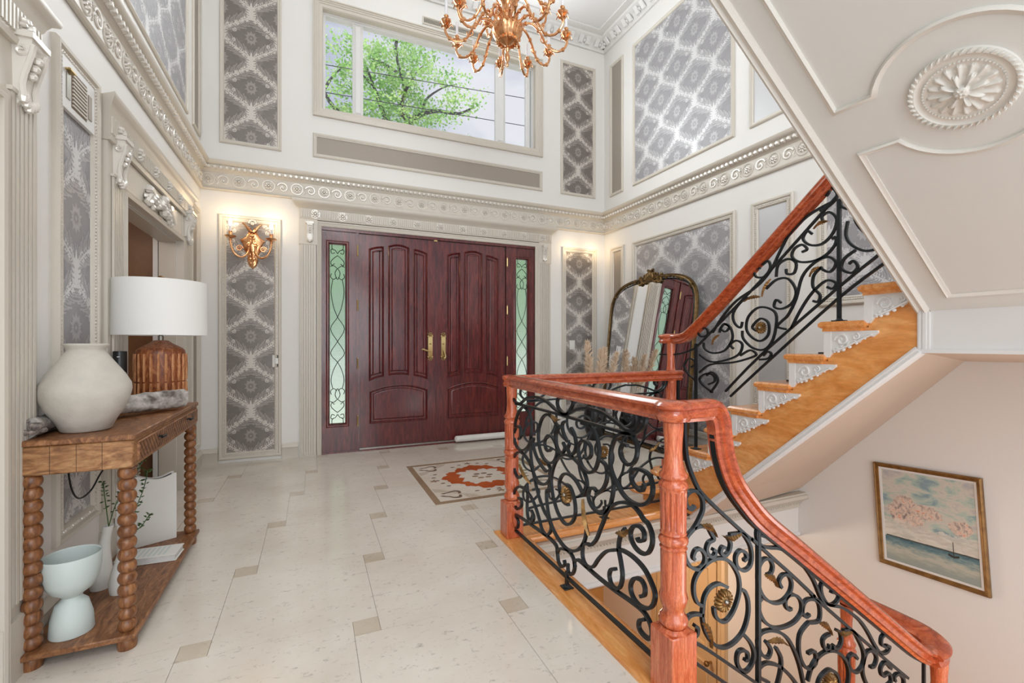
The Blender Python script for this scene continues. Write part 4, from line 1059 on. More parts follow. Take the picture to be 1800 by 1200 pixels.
# ---- edge of the foyer floor round the stairwell
ed = structure(boxes('trim_30', [(1.06, 1.215, -1.4, 2.70, -.05, .012), (1.215, XS+.02, 2.545, 2.70, -.05, .012)], MT['oak']))
ed.data.materials[0] = MT['oak']
b = MB(); b.sweep([(1.215, -1.4, -.014), (1.215, 2.545, -.014)], [(0, -.022), (.016, -.018), (.022, 0), (.016, .018), (0, .022)], nrm=(1, 0, 0))
b.sweep([(1.215, 2.545, -.014), (XS-.1, 2.545, -.014)], [(0, -.022), (.016, -.018), (.022, 0), (.016, .018), (0, .022)], nrm=(0, -1, 0))
b.build('nosing', MT['oak_x'], ed)
b = MB(); b.box(1.16, XR-.002, 2.565, 2.60, -.42, -.03); b.box(1.16, 1.20, -1.4, 2.6, -.42, -.03); fo = structure(b.build('wall_stairwell', MT['wall'], flat=True))
CP = [(0, 0), (0, .012), (.03, .012), (.035, .02), (.055, .03), (.075, .05), (.09, .075), (.10, .085), (.125, .085), (.13, .07), (.14, .07), (.14, 0)]
o = structure(band('trim_31', lambda a, q, h: (a, 2.565-h, q), 1.2, XR-.002, CP, -.18, MT['trim']))
m = MB(); n = 100
for k in range(n): m.dome(circ(lerp(1.22, XR-.02, (k+.5)/n), -.140, .010, 5), lambda a, q, h: (a, 2.565-h, q), .018, .034, .5)
m.build('bead_molding', MT['trim'], o)
structure(band('trim_32', lambda a, q, h: (a, 2.565-h, q), 1.2, XR-.002, [(0, 0), (0, .014), (.012, .02), (.03, .012), (.036, 0)], -.42, MT['white']))
# lower floor: ochre walls, cream door on the right wall
structure(boxes('wall_lower_back', [(1.16, XR, F+.02, F+.2, -3.1, -.3)], MT['ochre']))
structure(boxes('wall_lower_left', [(1.10, 1.16, -1.4, F+.02, -3.1, -.3)], MT['ochre']))
structure(boxes('ceiling_lower', [(1.16, XR, 2.60, F+.02, -.44, -.40)], MT['ochre']))
structure(boxes('floor_lower', [(1.1, XR+.1, -1.4, F+.2, -3.15, -3.07)], mat('brown_carpet', (150, 112, 72), .9)))
structure(band('trim_33', lambda a, q, h: (a, F+.02-h, q), 1.16, XR, [(0, 0), (0, .02), (.03, .035), (.06, .02), (.08, .03), (.1, .0)], -2.22, MT['ochre']))
d4 = structure(MB().box(XR-.03, XR-.002, 3.40, 4.26, -3.05, -1.02).build('door_4', MT['lowdoor'], flat=True))
b = MB()
for (a0, a1) in ((3.50, 3.80), (3.87, 4.17)):
    for (z0, z1) in ((-1.95, -1.12), (-2.9, -2.1)): b.mould(rect(a0, a1, z0, z1), FR1, lambda a, q, h: prr(a, q, h+.03))
b.build('raised_panels', MT['lowdoor'], d4)
b = MB(); b.mould([(3.38, -3.05), (3.38, -1.0), (4.28, -1.0), (4.28, -3.05)], [(0, 0), (0, .035), (.012, .04), (.03, .03), (.05, .036), (.075, .024), (.09, .03), (.1, 0)], prr, False)
b.build('door_casing', MT['lowdoor'], d4)
b = MB(); b.tube([prr(3.46, -2.06, .03), prr(3.46, -2.06, .08)], .012, 8); b.ball(prr(3.46, -2.06, .095), .028, 10); b.build('door_knob', MT['gilt'], d4)

# lower flight going down beneath (treads in the stairwell) and its landing
ls = empty('lower_staircase', (2.0, .6, -1.2)); tag(ls, 'lower flight descending from the foyer floor behind the near iron railing', 'stairs')
for k in range(7):
    x0 = 1.22+.215*k; z = -.165*(k+1)
    MB().box(x0, x0+.24, .1, 1.14, z-.04, z).build('tread', MT['oak'], ls, flat=True); MB().box(x0-.001, x0+.018, .1, 1.14, z, z+.125).build('riser', MT['white'], ls, flat=True)
MB().box(2.72, XR-.002, .1, 1.5, -1.36, -1.32).build('landing', MT['oak'], ls, flat=True)
MB().prism([(1.22, -.05), (2.78, -1.24), (2.78, -1.5), (1.22, -.35)], lambda a, q, h: (a, 1.15+h, q), 0, .03).build('string_board', MT['white'], ls, flat=True)

# ================================================================= railings
def bar(mb, pts, n3, w=.014, t=.011): mb.sweep(pts, [(-w/2, -t/2), (w/2, -t/2), (w/2, t/2), (-w/2, t/2)], nrm=n3)
def scroll_path(data, fn, n=4):
    P = [(data[i]/1000., data[i+1]/1000.) for i in range(0, len(data), 2)]
    return [Vector(fn(p.x, p.y)) for p in smooth([(a, b, 0) for a, b in P], n)]
def scrolls(root, DATA, fn, n3, w=.014, t=.011, skip=()):
    for i, d in enumerate(DATA):
        if i in skip: continue
        P = scroll_path(d, fn); b = MB(); bar(b, P, n3, w, t)
        b.build('iron_scroll', MT['iron'], root, ang=50)
def gleaf(root, d, fn, n3, w=.016):
    a = Vector((d[0]/1000., d[1]/1000., 0)); c = Vector((d[2]/1000., d[3]/1000., 0)); L = (c-a).length; dr = (c-a)/L; nn = Vector((-dr.y, dr.x, 0))
    N3 = Vector(n3); m = MB(); n = 14; v = []; f = []
    for i in range(n+1):
        t = i/n; ww = w*(math.sin(pi*min(1, t*1.15+.06))**.8 if t < .8 else (1-t)*2.4)*(1.0 if i % 2 else .62)+.001
        p = a+dr*L*t+nn*.012*math.sin(pi*t); q = Vector(fn(p.x, p.y))
        e1 = Vector(fn(p.x+nn.x*ww, p.y+nn.y*ww)); e2 = Vector(fn(p.x-nn.x*ww, p.y-nn.y*ww)); bu = N3*(.012+.006*math.sin(pi*t))
        v += [e1+N3*.004, q+bu, e2+N3*.004, q-bu*.3]
    for i in range(n):
        for j in range(4): f.append((i*4+j, i*4+(j+1) % 4, i*4+4+(j+1) % 4, i*4+4+j))
    f += [(0, 1, 2, 3), tuple(n*4+k for k in (3, 2, 1, 0))]
    m.add(v, f).build('gilt_leaf', MT['gilt'], root, ang=20)
def gros(root, p, fn, n3, R=.045):
    a, q = p[0]/1000., p[1]/1000.; N3 = Vector(n3); m = MB()
    ff = lambda x, y, h: tuple(Vector(fn(x, y))+N3*h)
    for s_ in (1, -1):
        for i in range(16):
            t = 2*pi*i/16; ct, s2 = math.cos(t), math.sin(t); c0 = (a+R*.68*ct, q+R*.68*s2)
            m.dome([(c0[0]+R*.34*math.cos(k)*ct-R*.15*math.sin(k)*s2, c0[1]+R*.34*math.cos(k)*s2+R*.15*math.sin(k)*ct) for k in [j*pi/4 for j in range(8)]], ff, 0, s_*.014, .6)
        m.dome(circ(a, q, R*.48, 12), ff, 0, s_*.010, .3)
    ro = m.build('gilt_flower', MT['gilt'], root)
    c = MB(); c.ball(ff(a, q, .012), R*.22, 10); c.build('flower_boss', MT['steel'], ro)
# wooden rail section: (along plane normal, up)
HR = [(-.018, -.036), (.018, -.036), (.022, -.024), (.030, -.020), (.024, -.008), (.022, .004), (.034, .012), (.036, .022), (.028, .032), (.012, .037), (-.012, .037), (-.028, .032), (-.036, .022), (-.034, .012), (-.022, .004), (-.024, -.008), (-.030, -.020), (-.022, -.024)]
HR = [(x*1.08, y) for x, y in HR]
def rail(mb, pts, n3): mb.sweep(pts, HR, nrm=n3)
def newel(root, x, y, z0, z1, r=.048, m='cherry_v', name='newel_post'):
    H = z1-z0; hb = .222
    b = MB(); b.bbox(x-r*1.12, x+r*1.12, y-r*1.12, y+r*1.12, z0, z0+hb-.01, .004)
    b.lathe([(r*1.15, z0+hb-.012), (r*.9, z0+hb)], (x, y, 0), 8)
    o = b.build(name, MT['cherry_v'], root)
    prof = [(.72, .0), (.95, .010), (1.0, .022), (.92, .034), (.74, .046), (.72, .062), (.86, .075), (.98, .10), (.88, .118), (.86, .125)]
    T0 = z0+hb; HT = H-hb
    pf2 = [(r*a, T0+q) for a, q in prof]
    mids = [(.86, .135, 1), (.88, .36, 1), (.86, .375, 0), (.94, .382, 0), (.80, .392, 0), (.96, .405, 0), (1.02, .418, 0), (.96, .432, 0), (.78, .442, 0), (.92, .452, 0), (.86, .462, 0), (.88, .47, 1), (.92, .66, 1), (.9, .668, 0), (.98, .675, 0), (1.02, .688, 0), (.92, .70, 0), (.78, .712, 0), (.96, .725, 0), (.98, .737, 0), (.80, .752, 0), (.66, .79, 0), (.60, .84, 0), (.63, .90, 0), (.69, .96, 0), (.69, 1.0, 0)]
    full = [(a, q, 0) for a, q in pf2]+[(r*a, T0+HT*(.0+q), fl_) for a, q, fl_ in mids if T0+HT*q > pf2[-1][1]]
    n = 84; v = []; f = []
    rows = []
    for i, (rr_, zz, fl_) in enumerate(full):
        rows.append((rr_, zz, fl_))
        if fl_ and i+1 < len(full) and full[i+1][2]:
            for t in (.04, .5, .96): rows.append((lerp(rr_, full[i+1][0], t), lerp(zz, full[i+1][1], t), 2))
    for rr_, zz, fl_ in rows:
        for i in range(n):
            t = 2*pi*i/n; k = rr_*(1-.13*max(0, math.sin(t*14))**.6 if fl_ == 2 else 1)
            v.append((x+k*math.cos(t), y+k*math.sin(t), zz))
    for j in range(len(rows)-1):
        for i in range(n): f.append((j*n+i, j*n+(i+1) % n, (j+1)*n+(i+1) % n, (j+1)*n+i))
    MB().add(v, f).build('fluted_shaft', MT['cherry_v'], o, ang=50)
    return o
def foot_post(root, x, y, z0, z1, w=.008):
    b = MB(); b.box(x-w, x+w, y-w, y+w, z0, z1); b.bbox(x-.026, x+.026, y-.026, y+.026, z0, z0+.006, .002); b.lathe([(.02, z0+.006), (.010, z0+.018)], (x, y, 0), 4)
    b.build('foot_post', MT['iron'], root)
RT = .968      # rail centre height of the level railings
XA, YB, YC = 1.14, 2.60, 1.20
# A: along the floor edge, between the two near newels
ra = empty('iron_balustrade', (XA, 1.9, 0)); tag(ra, 'level scrollwork iron railing between two turned newel posts, nearest the marble floor', 'railing', 'scrollwork iron railings of the stairs')
fA = lambda a, q: (XA, a, q)
b = MB(); rail(b, [(XA, 2.665, RT), (XA, 1.25, RT)], (1, 0, 0)); ha = b.build('handrail', MT['cherry'], ra)
b = MB(); b.lathe([(.034, RT-.038), (.054, RT-.03), (.060, RT-.016), (.050, RT-.004), (.048, RT+.004), (.062, RT+.012), (.064, RT+.022), (.054, RT+.032), (.02, RT+.038), (0, RT+.038)], (XA, 1.215, 0), 28); b.build('rail_cap', MT['cherry'], ha)
b = MB(); b.lathe([(.032, RT-.038), (.046, RT-.03), (.05, RT-.016), (.042, RT), (.05, RT+.012), (.05, RT+.022), (.04, RT+.034), (0, RT+.037)], (XA, YB+.02, 0), 8); b.build('rail_cap', MT['cherry'], ha)
newel(ra, XA, YB, .012, RT-.03, .049); newel(ra, XA, 1.215, .012, RT-.03, .049)
scrolls(ra, SCROLL_A, fA, (1, 0, 0), .015, .0125)
b = MB(); bar(b, [(XA, YB-.06, .062), (XA, 1.27, .062)], (1, 0, 0), .018, .010); b.build('bottom_bar', MT['iron'], ra)
foot_post(ra, XA, 1.93, .012, .09)
for d in LEAF_A: gleaf(ra, d, fA, (-1, 0, 0))
gros(ra, ROS_A[0], fA, (-1, 0, 0), .043)
# B: along the far edge of the stairwell
rb = empty('iron_balustrade', (1.8, YB, 0)); tag(rb, 'level scrollwork iron railing across the far edge of the stairwell before the mirror', 'railing', 'scrollwork iron railings of the stairs')
fB = lambda a, q: (1.20+(2.588-a)*.955, YB, q)
b = MB(); rail(b, [(XA+.02, YB, RT), (XS+.065, YB, RT)], (0, 1, 0)); b.build('handrail', MT['cherry'], rb)
scrolls(rb, SCROLL_A, fB, (0, 1, 0), .014, .011)
b = MB(); bar(b, [(XA+.06, YB, .062), (XS, YB, .062)], (0, 1, 0), .018, .010); b.build('bottom_bar', MT['iron'], rb)
foot_post(rb, 1.83, YB, .012, .09)
b = MB(); b.box(XS+.03, XS+.052, YB-.01, YB+.01, .0, RT-.03); b.bbox(XS+.005, XS+.077, YB-.03, YB+.03, .0, .008, .002); b.build('end_post', MT['iron'], rb)
for d in LEAF_A: gleaf(rb, d, fB, (0, -1, 0))
gros(rb, ROS_A[0], fB, (0, -1, 0), .043)
# D: rising with the main flight
rd = empty('iron_balustrade', (XS, 1.9, .6)); tag(rd, 'rising scrollwork iron railing with red wood handrail on the main oak stairs', 'railing', 'scrollwork iron railings of the stairs')
fD = lambda a, q: (XS, a, q)
pd = smooth([(XS, 2.60, 1.236), (XS, 2.54, 1.236), (XS, 2.47, 1.25), (XS, 2.39, 1.30), (XS, 2.29, 1.375), (XS, 2.14, 1.495), (XS, 1.82, 1.765), (XS, 1.5, 2.03), (XS, 1.12, 2.345)], 4)
b = MB(); rail(b, pd, (1, 0, 0)); hd = b.build('handrail', MT['cherry'], rd)
b = MB(); b.lathe([(.03, 1.20), (.062, 1.206), (.070, 1.22), (.060, 1.232), (.058, 1.24), (.072, 1.248), (.074, 1.258), (.064, 1.268), (.02, 1.274), (0, 1.274)], (XS, 2.655, 0), 28); b.build('volute_cap', MT['cherry'], hd)
newel(rd, XS-.005, 2.62, nz_(1), 1.208, .043)
scrolls(rd, SCROLL_D, fD, (1, 0, 0), .013, .0115, skip=(0,))
b = MB(); bar(b, scroll_path(SCROLL_D[0], fD), (1, 0, 0), .016, .010); b.build('sloping_bar', MT['iron'], rd)
foot_post(rd, XS, 1.446, nz_(8), 1.93); foot_post(rd, XS, 2.385, nz_(3), 1.20)
for d in LEAF_D: gleaf(rd, d, fD, (-1, 0, 0), .012)
gros(rd, ROS_D[0], fD, (-1, 0, 0), .036)
# C: descending with the lower flight
rc = empty('iron_balustrade', (1.9, YC, 0)); tag(rc, 'descending scrollwork iron railing with curved red wood handrail in the right foreground', 'railing', 'scrollwork iron railings of the stairs')
fC = lambda a, q: (a, YC, q)
pc = smooth([(XA+.03, YC, RT), (1.24, YC, RT), (1.305, YC, RT-.002), (1.332, YC, RT-.045), (1.335, YC, .90), (1.350, YC, .81), (1.392, YC, .71), (1.465, YC, .62), (1.56, YC, .53), (1.76, YC, .385), (2.121, YC, .118), (2.50, YC, -.165), (2.62, YC, -.25), (2.70, YC, -.29), (2.79, YC, -.30)], 4)
b = MB()
def rail_c(mb, pts):
    sec = [(x, y*1.0) for x, y in HR]; mb.sweep(pts, sec, nrm=(0, 1, 0))
rail_c(b, pc); hc = b.build('handrail', MT['cherry'], rc)
b = MB(); bar(b, [Vector((p.x-.030, p.y, p.z-.026)) for p in pc[12:-6]], (0, 1, 0), .022, .006); b.build('flat_support_bar', MT['iron'], rc)
b = MB(); b.sweep(smooth([(2.70, YC-.012, -.300), (2.77, YC-.004, -.300), (2.825, YC+.03, -.296), (2.845, YC+.09, -.288), (2.835, YC+.17, -.277), (2.815, YC+.30, -.262), (2.80, YC+.44, -.25)], 6), [(y, x*1.25) for x, y in HR], nrm=None, scale=lambda t: 1.0+.25*math.sin(pi*t)); b.build('rail_turn', MT['cherry'], hc)
newel(rc, 2.80, YC, -1.32, -.33, .052); newel(rc, 2.80, YC+.42, -1.32, -.29, .046)
scrolls(rc, SCROLL_C, fC, (0, 1, 0), .014, .0115)
b = MB(); b.box(1.532, 1.546, YC-.008, YC+.008, -.36, .56); b.build('upright_bar', MT['iron'], rc)
b = MB(); b.box(2.66, 2.672, YC-.006, YC+.006, -1.32, -.30); b.build('upright_bar', MT['iron'], rc)
for d in LEAF_C: gleaf(rc, d, fC, (0, -1, 0), .014)
for p in ROS_C: gros(rc, p, fC, (0, -1, 0), .040)
# ================================================================= console table and what stands on it
TX0, TX1, TY0, TY1, TZ = -.985, -.64, 2.235, 3.325, .845
ct = empty('console_table', (-.81, 2.78, 0)); tag(ct, 'brown wooden console table with bobbin-turned legs and chevron drawers against the left wall', 'table')
b = MB(); b.bbox(TX0, TX1+.006, TY0-.006, TY1, TZ-.022, TZ, .004); b.build('tabletop', MT['mango'], ct)
b = MB(); b.bbox(TX0+.01, TX1, TY0, TY1-.008, .714, TZ-.022, .006); ap = b.build('apron', MT['mango_x'], ct)
b = MB()
for i in range(1, 4): b.box(lerp(TX0+.02, TX1-.02, i/4)-.0006, lerp(TX0+.02, TX1-.02, i/4)+.0006, TY0-.0012, TY0+.002, .718, TZ-.026)
b.build('panel_seams', MT['groove'], ap)
for k, (ya, yb) in enumerate(((TY0+.035, 2.775), (2.785, TY1-.04))):
    d = MB(); d.bbox(TX1-.004, TX1+.010, ya, yb, .732, TZ-.034, .003); dr = d.build('drawer', MT['mango'], ct)
    g_ = MB(); mid = (ya+yb)/2; z0, z1 = .738, TZ-.040; H = z1-z0
    fx = lambda a, q, h: (TX1+.0085+h, a, q)
    n = 7
    for half in (0, 1):
        h0, h1 = (ya+.006, mid) if half == 0 else (mid, yb-.006)
        for i in range(-5, n+3):
            # diagonal strokes meeting at the middle
            s0 = h0+(h1-h0)*i/n; pts = []
            w = .0045; sl = .9*H
            A0 = (s0, z1) if half == 0 else (s0, z0); A1 = (s0+sl, z0) if half == 0 else (s0+sl, z1)
            def clipl(p, q_):
                (x0, y0), (x1, y1) = p, q_
                if x1 <= h0 or x0 >= h1: return None
                if x0 < h0: t = (h0-x0)/(x1-x0); x0, y0 = h0, lerp(y0, y1, t)
                if x1 > h1: t = (h1-x0)/(x1-x0); x1, y1 = h1, lerp(y0, y1, t)
                return (x0, y0), (x1, y1)
            c = clipl(A0, A1)
            if c is None or c[1][0]-c[0][0] < .004: continue
            (x0, y0), (x1, y1) = c
            g_.prism([(x0-w/2, y0), (x0+w/2, y0), (x1+w/2, y1), (x1-w/2, y1)], fx, -.001, .0022)
    g_.build('chevron_grooves', MT['groove'], dr)
    h = MB(); h.tube([fx(mid-.004, .785, .0), fx(mid-.004, .785, .020)], .005, 6); h.tube([fx(mid-.032, .785, .021), fx(mid-.012, .785, .026), fx(mid+.012, .785, .026), fx(mid+.028, .785, .021)], .006, 8)
    h.build('drawer_pull', MT['black'], dr)
b = MB(); b.bbox(TX0+.005, TX1+.012, TY0-.02, TY1-.0, .048, .07, .004); b.build('lower_shelf', MT['mango'], ct)
LEGS = [(TX1-.028, TY0+.03), (TX1-.028, TY1-.04), (TX0+.035, TY0+.03), (TX0+.035, TY1-.04)]
for (x, y) in LEGS:
    b = MB(); n = 14; z0, z1 = .07, .714; st_ = (z1-z0)/n; prof = []
    for k in range(n):
        for j in range(8):
            t = j/8; prof.append((.0195+.0115*math.sin(pi*t)**.6, z0+st_*(k+t)))
    prof.append((.0195, z1))
    b.lathe(prof, (x, y, 0), 20); b.lathe([(.030, 0), (.032, .01), (.032, .044), (.028, .05)], (x, y, 0), 16)
    b.build('leg', MT['mango_z'], ct)
# white plaster vase
def noisy(t, j, z): return 1+.012*math.sin(3*t+z*30)+.008*math.sin(7*t+z*60)
b = MB(); b.lathe([(.072, 0), (.080, .004), (.098, .045), (.126, .09), (.143, .135), (.148, .165), (.143, .19), (.124, .228), (.098, .268), (.072, .306), (.060, .326), (.062, .333), (.070, .344), (.074, .350), (.072, .355), (.062, .355), (.052, .346), (.05, .335), (.055, .31), (.05, .25), (0, .1)], (-.848, 2.42, TZ+.001), 40, mod=noisy)
tag(b.build('plaster_vase', MT['stone'], ang=60), 'large round off-white plaster vase with flared lip on the near end of the console', 'vase')
# driftwood log
lg = empty('driftwood_log', (-.9, 2.6, TZ)); tag(lg, 'weathered grey log lying on the console table behind the plaster vase', 'log')
P = smooth([(-.966, 2.275, .889), (-.972, 2.42, .882), (-.94, 2.60, .893), (-.845, 2.74, .902), (-.745, 2.87, .905), (-.645, 3.0, .908)], 8)
rr = random.Random(4); N = 22; v = []; f = []
for i, p in enumerate(P):
    t = i/(len(P)-1); tn = (P[min(i+1, len(P)-1)]-P[max(i-1, 0)]).normalized(); a = Vector((0, 0, 1)); c_ = tn.cross(a).normalized()
    for k in range(N):
        q = 2*pi*k/N; r = .042*(1+.10*math.sin(3*q+t*5)+.08*math.sin(7*q+t*23)+rr.uniform(-.06, .06))*(1+.12*math.sin(t*9))
        r = min(r, .054)*(1-.30*math.exp(-((t-.2)/.16)**2)); r = min(r, .042) if t < .3 else r
        v.append(p+a*math.sin(q)*r+c_*math.cos(q)*r)
n = len(P)
for i in range(n-1):
    for k in range(N): f.append((i*N+k, i*N+(k+1) % N, (i+1)*N+(k+1) % N, (i+1)*N+k))
f += [tuple(range(N-1, -1, -1)), tuple((n-1)*N+k for k in range(N))]
MB().add(v, f).build('bark', MT['bark'], lg, ang=70)
b = MB()
for i in range(34):
    t = rr.uniform(0, .10); p = P[0].lerp(P[3], t*2); q = rr.uniform(0, 2*pi); r = rr.uniform(.01, .045)
    b.ball((p.x+math.cos(q)*r, p.y+rr.uniform(-.028, .02), p.z+math.sin(q)*r*.75), rr.uniform(.010, .018), 7, rr.uniform(.6, 1.1))
b.build('rough_end', MT['char'], lg, ang=20)
# table lamp
lx, ly = -.782, 3.165
tl = empty('table_lamp', (lx, ly, TZ)); tag(tl, 'table lamp with wide white drum shade and ribbed brown wooden base on the console', 'lamp')
b = MB(); b.lathe([(.112, 0), (.116, .006), (.116, .295), (.112, .318), (.10, .330), (.055, .356), (.035, .372), (.022, .374), (0, .374)], (lx, ly, TZ+.001), 40); base = b.build('lamp_base', MT['lampwood'], tl)
b = MB()
for i in range(22):
    t = 2*pi*i/22
    for (z0, z1) in ((.008, .14), (.148, .30)): b.tube([(lx+.1165*math.cos(t), ly+.1165*math.sin(t), TZ+z) for z in (z0, (z0+z1)/2, z1)], .0085, 6, scale=lambda q: .7+.3*math.sin(pi*q))
b.build('carved_ribs', MT['lampwood_l'], base)
b = MB(); b.lathe([(.014, .372), (.014, .40), (.010, .402), (.006, .42), (.004, .70)], (lx, ly, TZ), 12); b.build('metal_neck', MT['steel'], tl)
b = MB(); b.lathe([(.219, .402), (.221, .402), (.217, .705), (.215, .705), (.219, .402)], (lx, ly, TZ), 56, cap=False)
for i in range(3): t = 2*pi*i/3; b.box(-.2, 0, -.002, .002, .694, .698, Matrix.Translation((lx, ly, TZ)) @ Matrix.Rotation(t, 4, 'Z'))
b.build('drum_shade', MT['shade'], tl)
b = MB(); b.ball((lx, ly, TZ+.722), .019, 10); b.lathe([(.012, .70), (.008, .71)], (lx, ly, TZ), 8); b.build('finial', MT['gilt'], tl)
# black cylinder speaker
b = MB(); b.lathe([(.028, 0), (.030, .003), (.030, .312), (.028, .315), (0, .315)], (-.922, 3.02, TZ+.001), 28)
sp_ = b.build('cylinder_speaker', MT['black']); tag(sp_, 'tall matte black cylinder standing on the console table between the vase and the lamp', 'speaker')
b = MB(); b.box(-.925, -.913, 2.9885, 2.990, 1.13, 1.134); b.build('white_mark', MT['ceram'], sp_)
# on the lower shelf
b = MB(); b.lathe([(.066, 0), (.068, .004), (.064, .06), (.050, .115), (.034, .132), (.030, .142), (.040, .152), (.066, .172), (.082, .205), (.089, .25), (.090, .300), (.088, .304), (.084, .300), (.082, .25), (.07, .2), (.03, .17), (0, .165)], (-.862, 2.335, .071), 44)
tag(b.build('pedestal_bowl', MT['sage']), 'pale sage pedestal bowl on the near end of the lower shelf of the console table', 'bowl')
def cone_vase(x, y, lean, h, lab, r):
    b = MB(); P = [(x+lean[0]*t*t, y+lean[1]*t*t, .071+h*t) for t in [i/10 for i in range(11)]]
    R_ = [.90, 1.0, 1.02, .96, .86, .74, .62, .52, .46, .46, .50]
    n = 24; v = []; f = []
    for p, q in zip(P, R_):
        for k in range(n): v.append((p[0]+r*q*math.cos(2*pi*k/n), p[1]+r*q*math.sin(2*pi*k/n), p[2]))
    for p, q in list(zip(P, R_))[::-1][:4]:
        for k in range(n): v.append((p[0]+r*q*.8*math.cos(2*pi*k/n), p[1]+r*q*.8*math.sin(2*pi*k/n), p[2]-.001))
    m_ = 15
    for j in range(m_-1):
        for k in range(n): f.append((j*n+k, j*n+(k+1) % n, (j+1)*n+(k+1) % n, (j+1)*n+k))
    f += [tuple(range(n-1, -1, -1)), tuple((m_-1)*n+k for k in range(n))]
    return tag(b.add(v, f).build('bud_vase', MT['ceram']), lab, 'vase', 'white bud vases on the console shelf')
cone_vase(-.895, 2.70, (.02, .03), .275, 'taller white ceramic bud vase leaning against the wall side of the console shelf', .042)
cone_vase(-.800, 2.62, (.012, .03), .235, 'shorter white ceramic bud vase standing in front of the taller one on the shelf', .040)
# book
bk = empty('white_book', (-.78, 2.98, .071)); tag(bk, 'thick pale paper book lying flat on the lower shelf in front of the wavy vase', 'book')
Mb = Matrix.Translation((-.775, 2.955, .071)) @ Matrix.Rotation(-.05, 4, 'Z')
MB().bbox(-.135, .13, -.065, .075, .0, .004, .001, Mb).build('back_cover', MT['ceram'], bk)
MB().bbox(-.132, .124, -.062, .072, .004, .030, .001, Mb).build('pages', MT['page'], bk)
b = MB(); b.bbox(-.135, .13, -.065, .075, .030, .034, .001, Mb)
cv_ = b.build('front_cover', MT['ceram'], bk)
b = MB()
for i in range(9): b.box(-.11+i*.022, -.10+i*.022, -.05, .06, .034, .0348, Mb)
b.build('cover_stripes', MT['sage'], cv_)
# slab vase with wavy rim
A0 = Vector((-.968, 3.105, .071)); B0 = Vector((-.722, 3.225, .071)); dd = (B0-A0); Lw = dd.length; dd.normalize(); nn = Vector((-dd.y, dd.x, 0)); Tk = .055
b = MB(); n = 24; v = []
for i in range(n+1):
    t = i/n; zt = .37+.045*(1-t)*math.sin(t*2.2)-.03*math.sin(pi*min(1, max(0, (t-.35)/.6)))+.008*t
    for (s_, e) in ((0, 0), (Tk, 0), (Tk-.006, -.03), (.006, -.03)):
        p = A0+dd*Lw*t+nn*(s_); v.append((p.x, p.y, .071+zt+e))
    for s_ in (0, Tk): p = A0+dd*Lw*t+nn*s_; v.append((p.x, p.y, .071))
f = []
for i in range(n):
    a = i*6; c = a+6
    f += [(a, c, c+4, a+4), (a+1, a+5, c+5, c+1), (a, a+3, c+3, c), (a+1, c+1, c+2, a+2), (a+3, a+2, c+2, c+3), (a+4, c+4, c+5, a+5)]
f += [(0, 4, 5, 1, 2, 3), (n*6, n*6+3, n*6+2, n*6+1, n*6+5, n*6+4)]
wv = b.add(v, f).build('slab_vase', MT['ceram'], flat=True); tag(wv, 'tall flat white slab vase with wavy open rim on the far lower shelf', 'vase')
b = MB(); v = []
for i in range(n+1):
    t = .06+.88*i/n; zt = .37+.045*(1-t)*math.sin(t*2.2)-.03*math.sin(pi*min(1, max(0, (t-.35)/.6)))+.008*t
    for s_ in (.007, Tk-.007): p = A0+dd*Lw*t+nn*s_; v.append((p.x, p.y, .071+zt-.008))
b.add(v, [(2*i, 2*i+2, 2*i+3, 2*i+1) for i in range(n)]).build('hollow_shade', MT['black'], wv, flat=True)  # black sheet painted in for the shade inside the white vase
# trailing greenery in the tall bud vase
pg = empty('trailing_vine', (-.87, 2.73, .3)); tag(pg, 'thin green leafy sprigs rising behind the near front leg of the console table', 'plant')
b = MB(); lf = MB(); rr = random.Random(8)
for stem in ([(-.875, 2.73, .34), (-.86, 2.80, .45), (-.80, 2.83, .56), (-.765, 2.84, .64)], [(-.788, 2.65, .30), (-.77, 2.70, .40), (-.745, 2.74, .50), (-.735, 2.76, .58)], [(-.788, 2.65, .30), (-.745, 2.70, .33), (-.715, 2.72, .38)], [(-.875, 2.73, .34), (-.90, 2.76, .48), (-.905, 2.76, .545)]):
    P = smooth(stem, 5); b.tube(P, .0022, 5)
    for p in P[3:]:
        for s_ in range(3):
            q = rr.uniform(0, 2*pi); e = rr.uniform(-.3, .6); dr = Vector((math.cos(q), math.sin(q), e)).normalized(); sd = dr.cross(Vector((0, 0, 1))).normalized(); L = rr.uniform(.014, .024)
            a = p+dr*.003; lf.add([a, a+dr*L*.5+sd*L*.33+Vector((0, 0, .003)), a+dr*L, a+dr*L*.5-sd*L*.33+Vector((0, 0, .003)), a+dr*L*.5-Vector((0, 0, .003))], [(0, 1, 4), (1, 2, 4), (2, 3, 4), (3, 0, 4)])
b.build('stems', MT['green'], pg); lf.build('leaves', MT['green'], pg, flat=True)
b = MB(); b.tube(smooth([(-.985, 2.62, .70), (-.985, 2.66, .56), (-.98, 2.72, .49), (-.965, 2.80, .50), (-.95, 2.86, .56), (-.94, 2.92, .60)], 6), .004, 6)
tag(b.build('electric_cable', MT['black']), 'black power cord looping down behind the console table', 'cord')
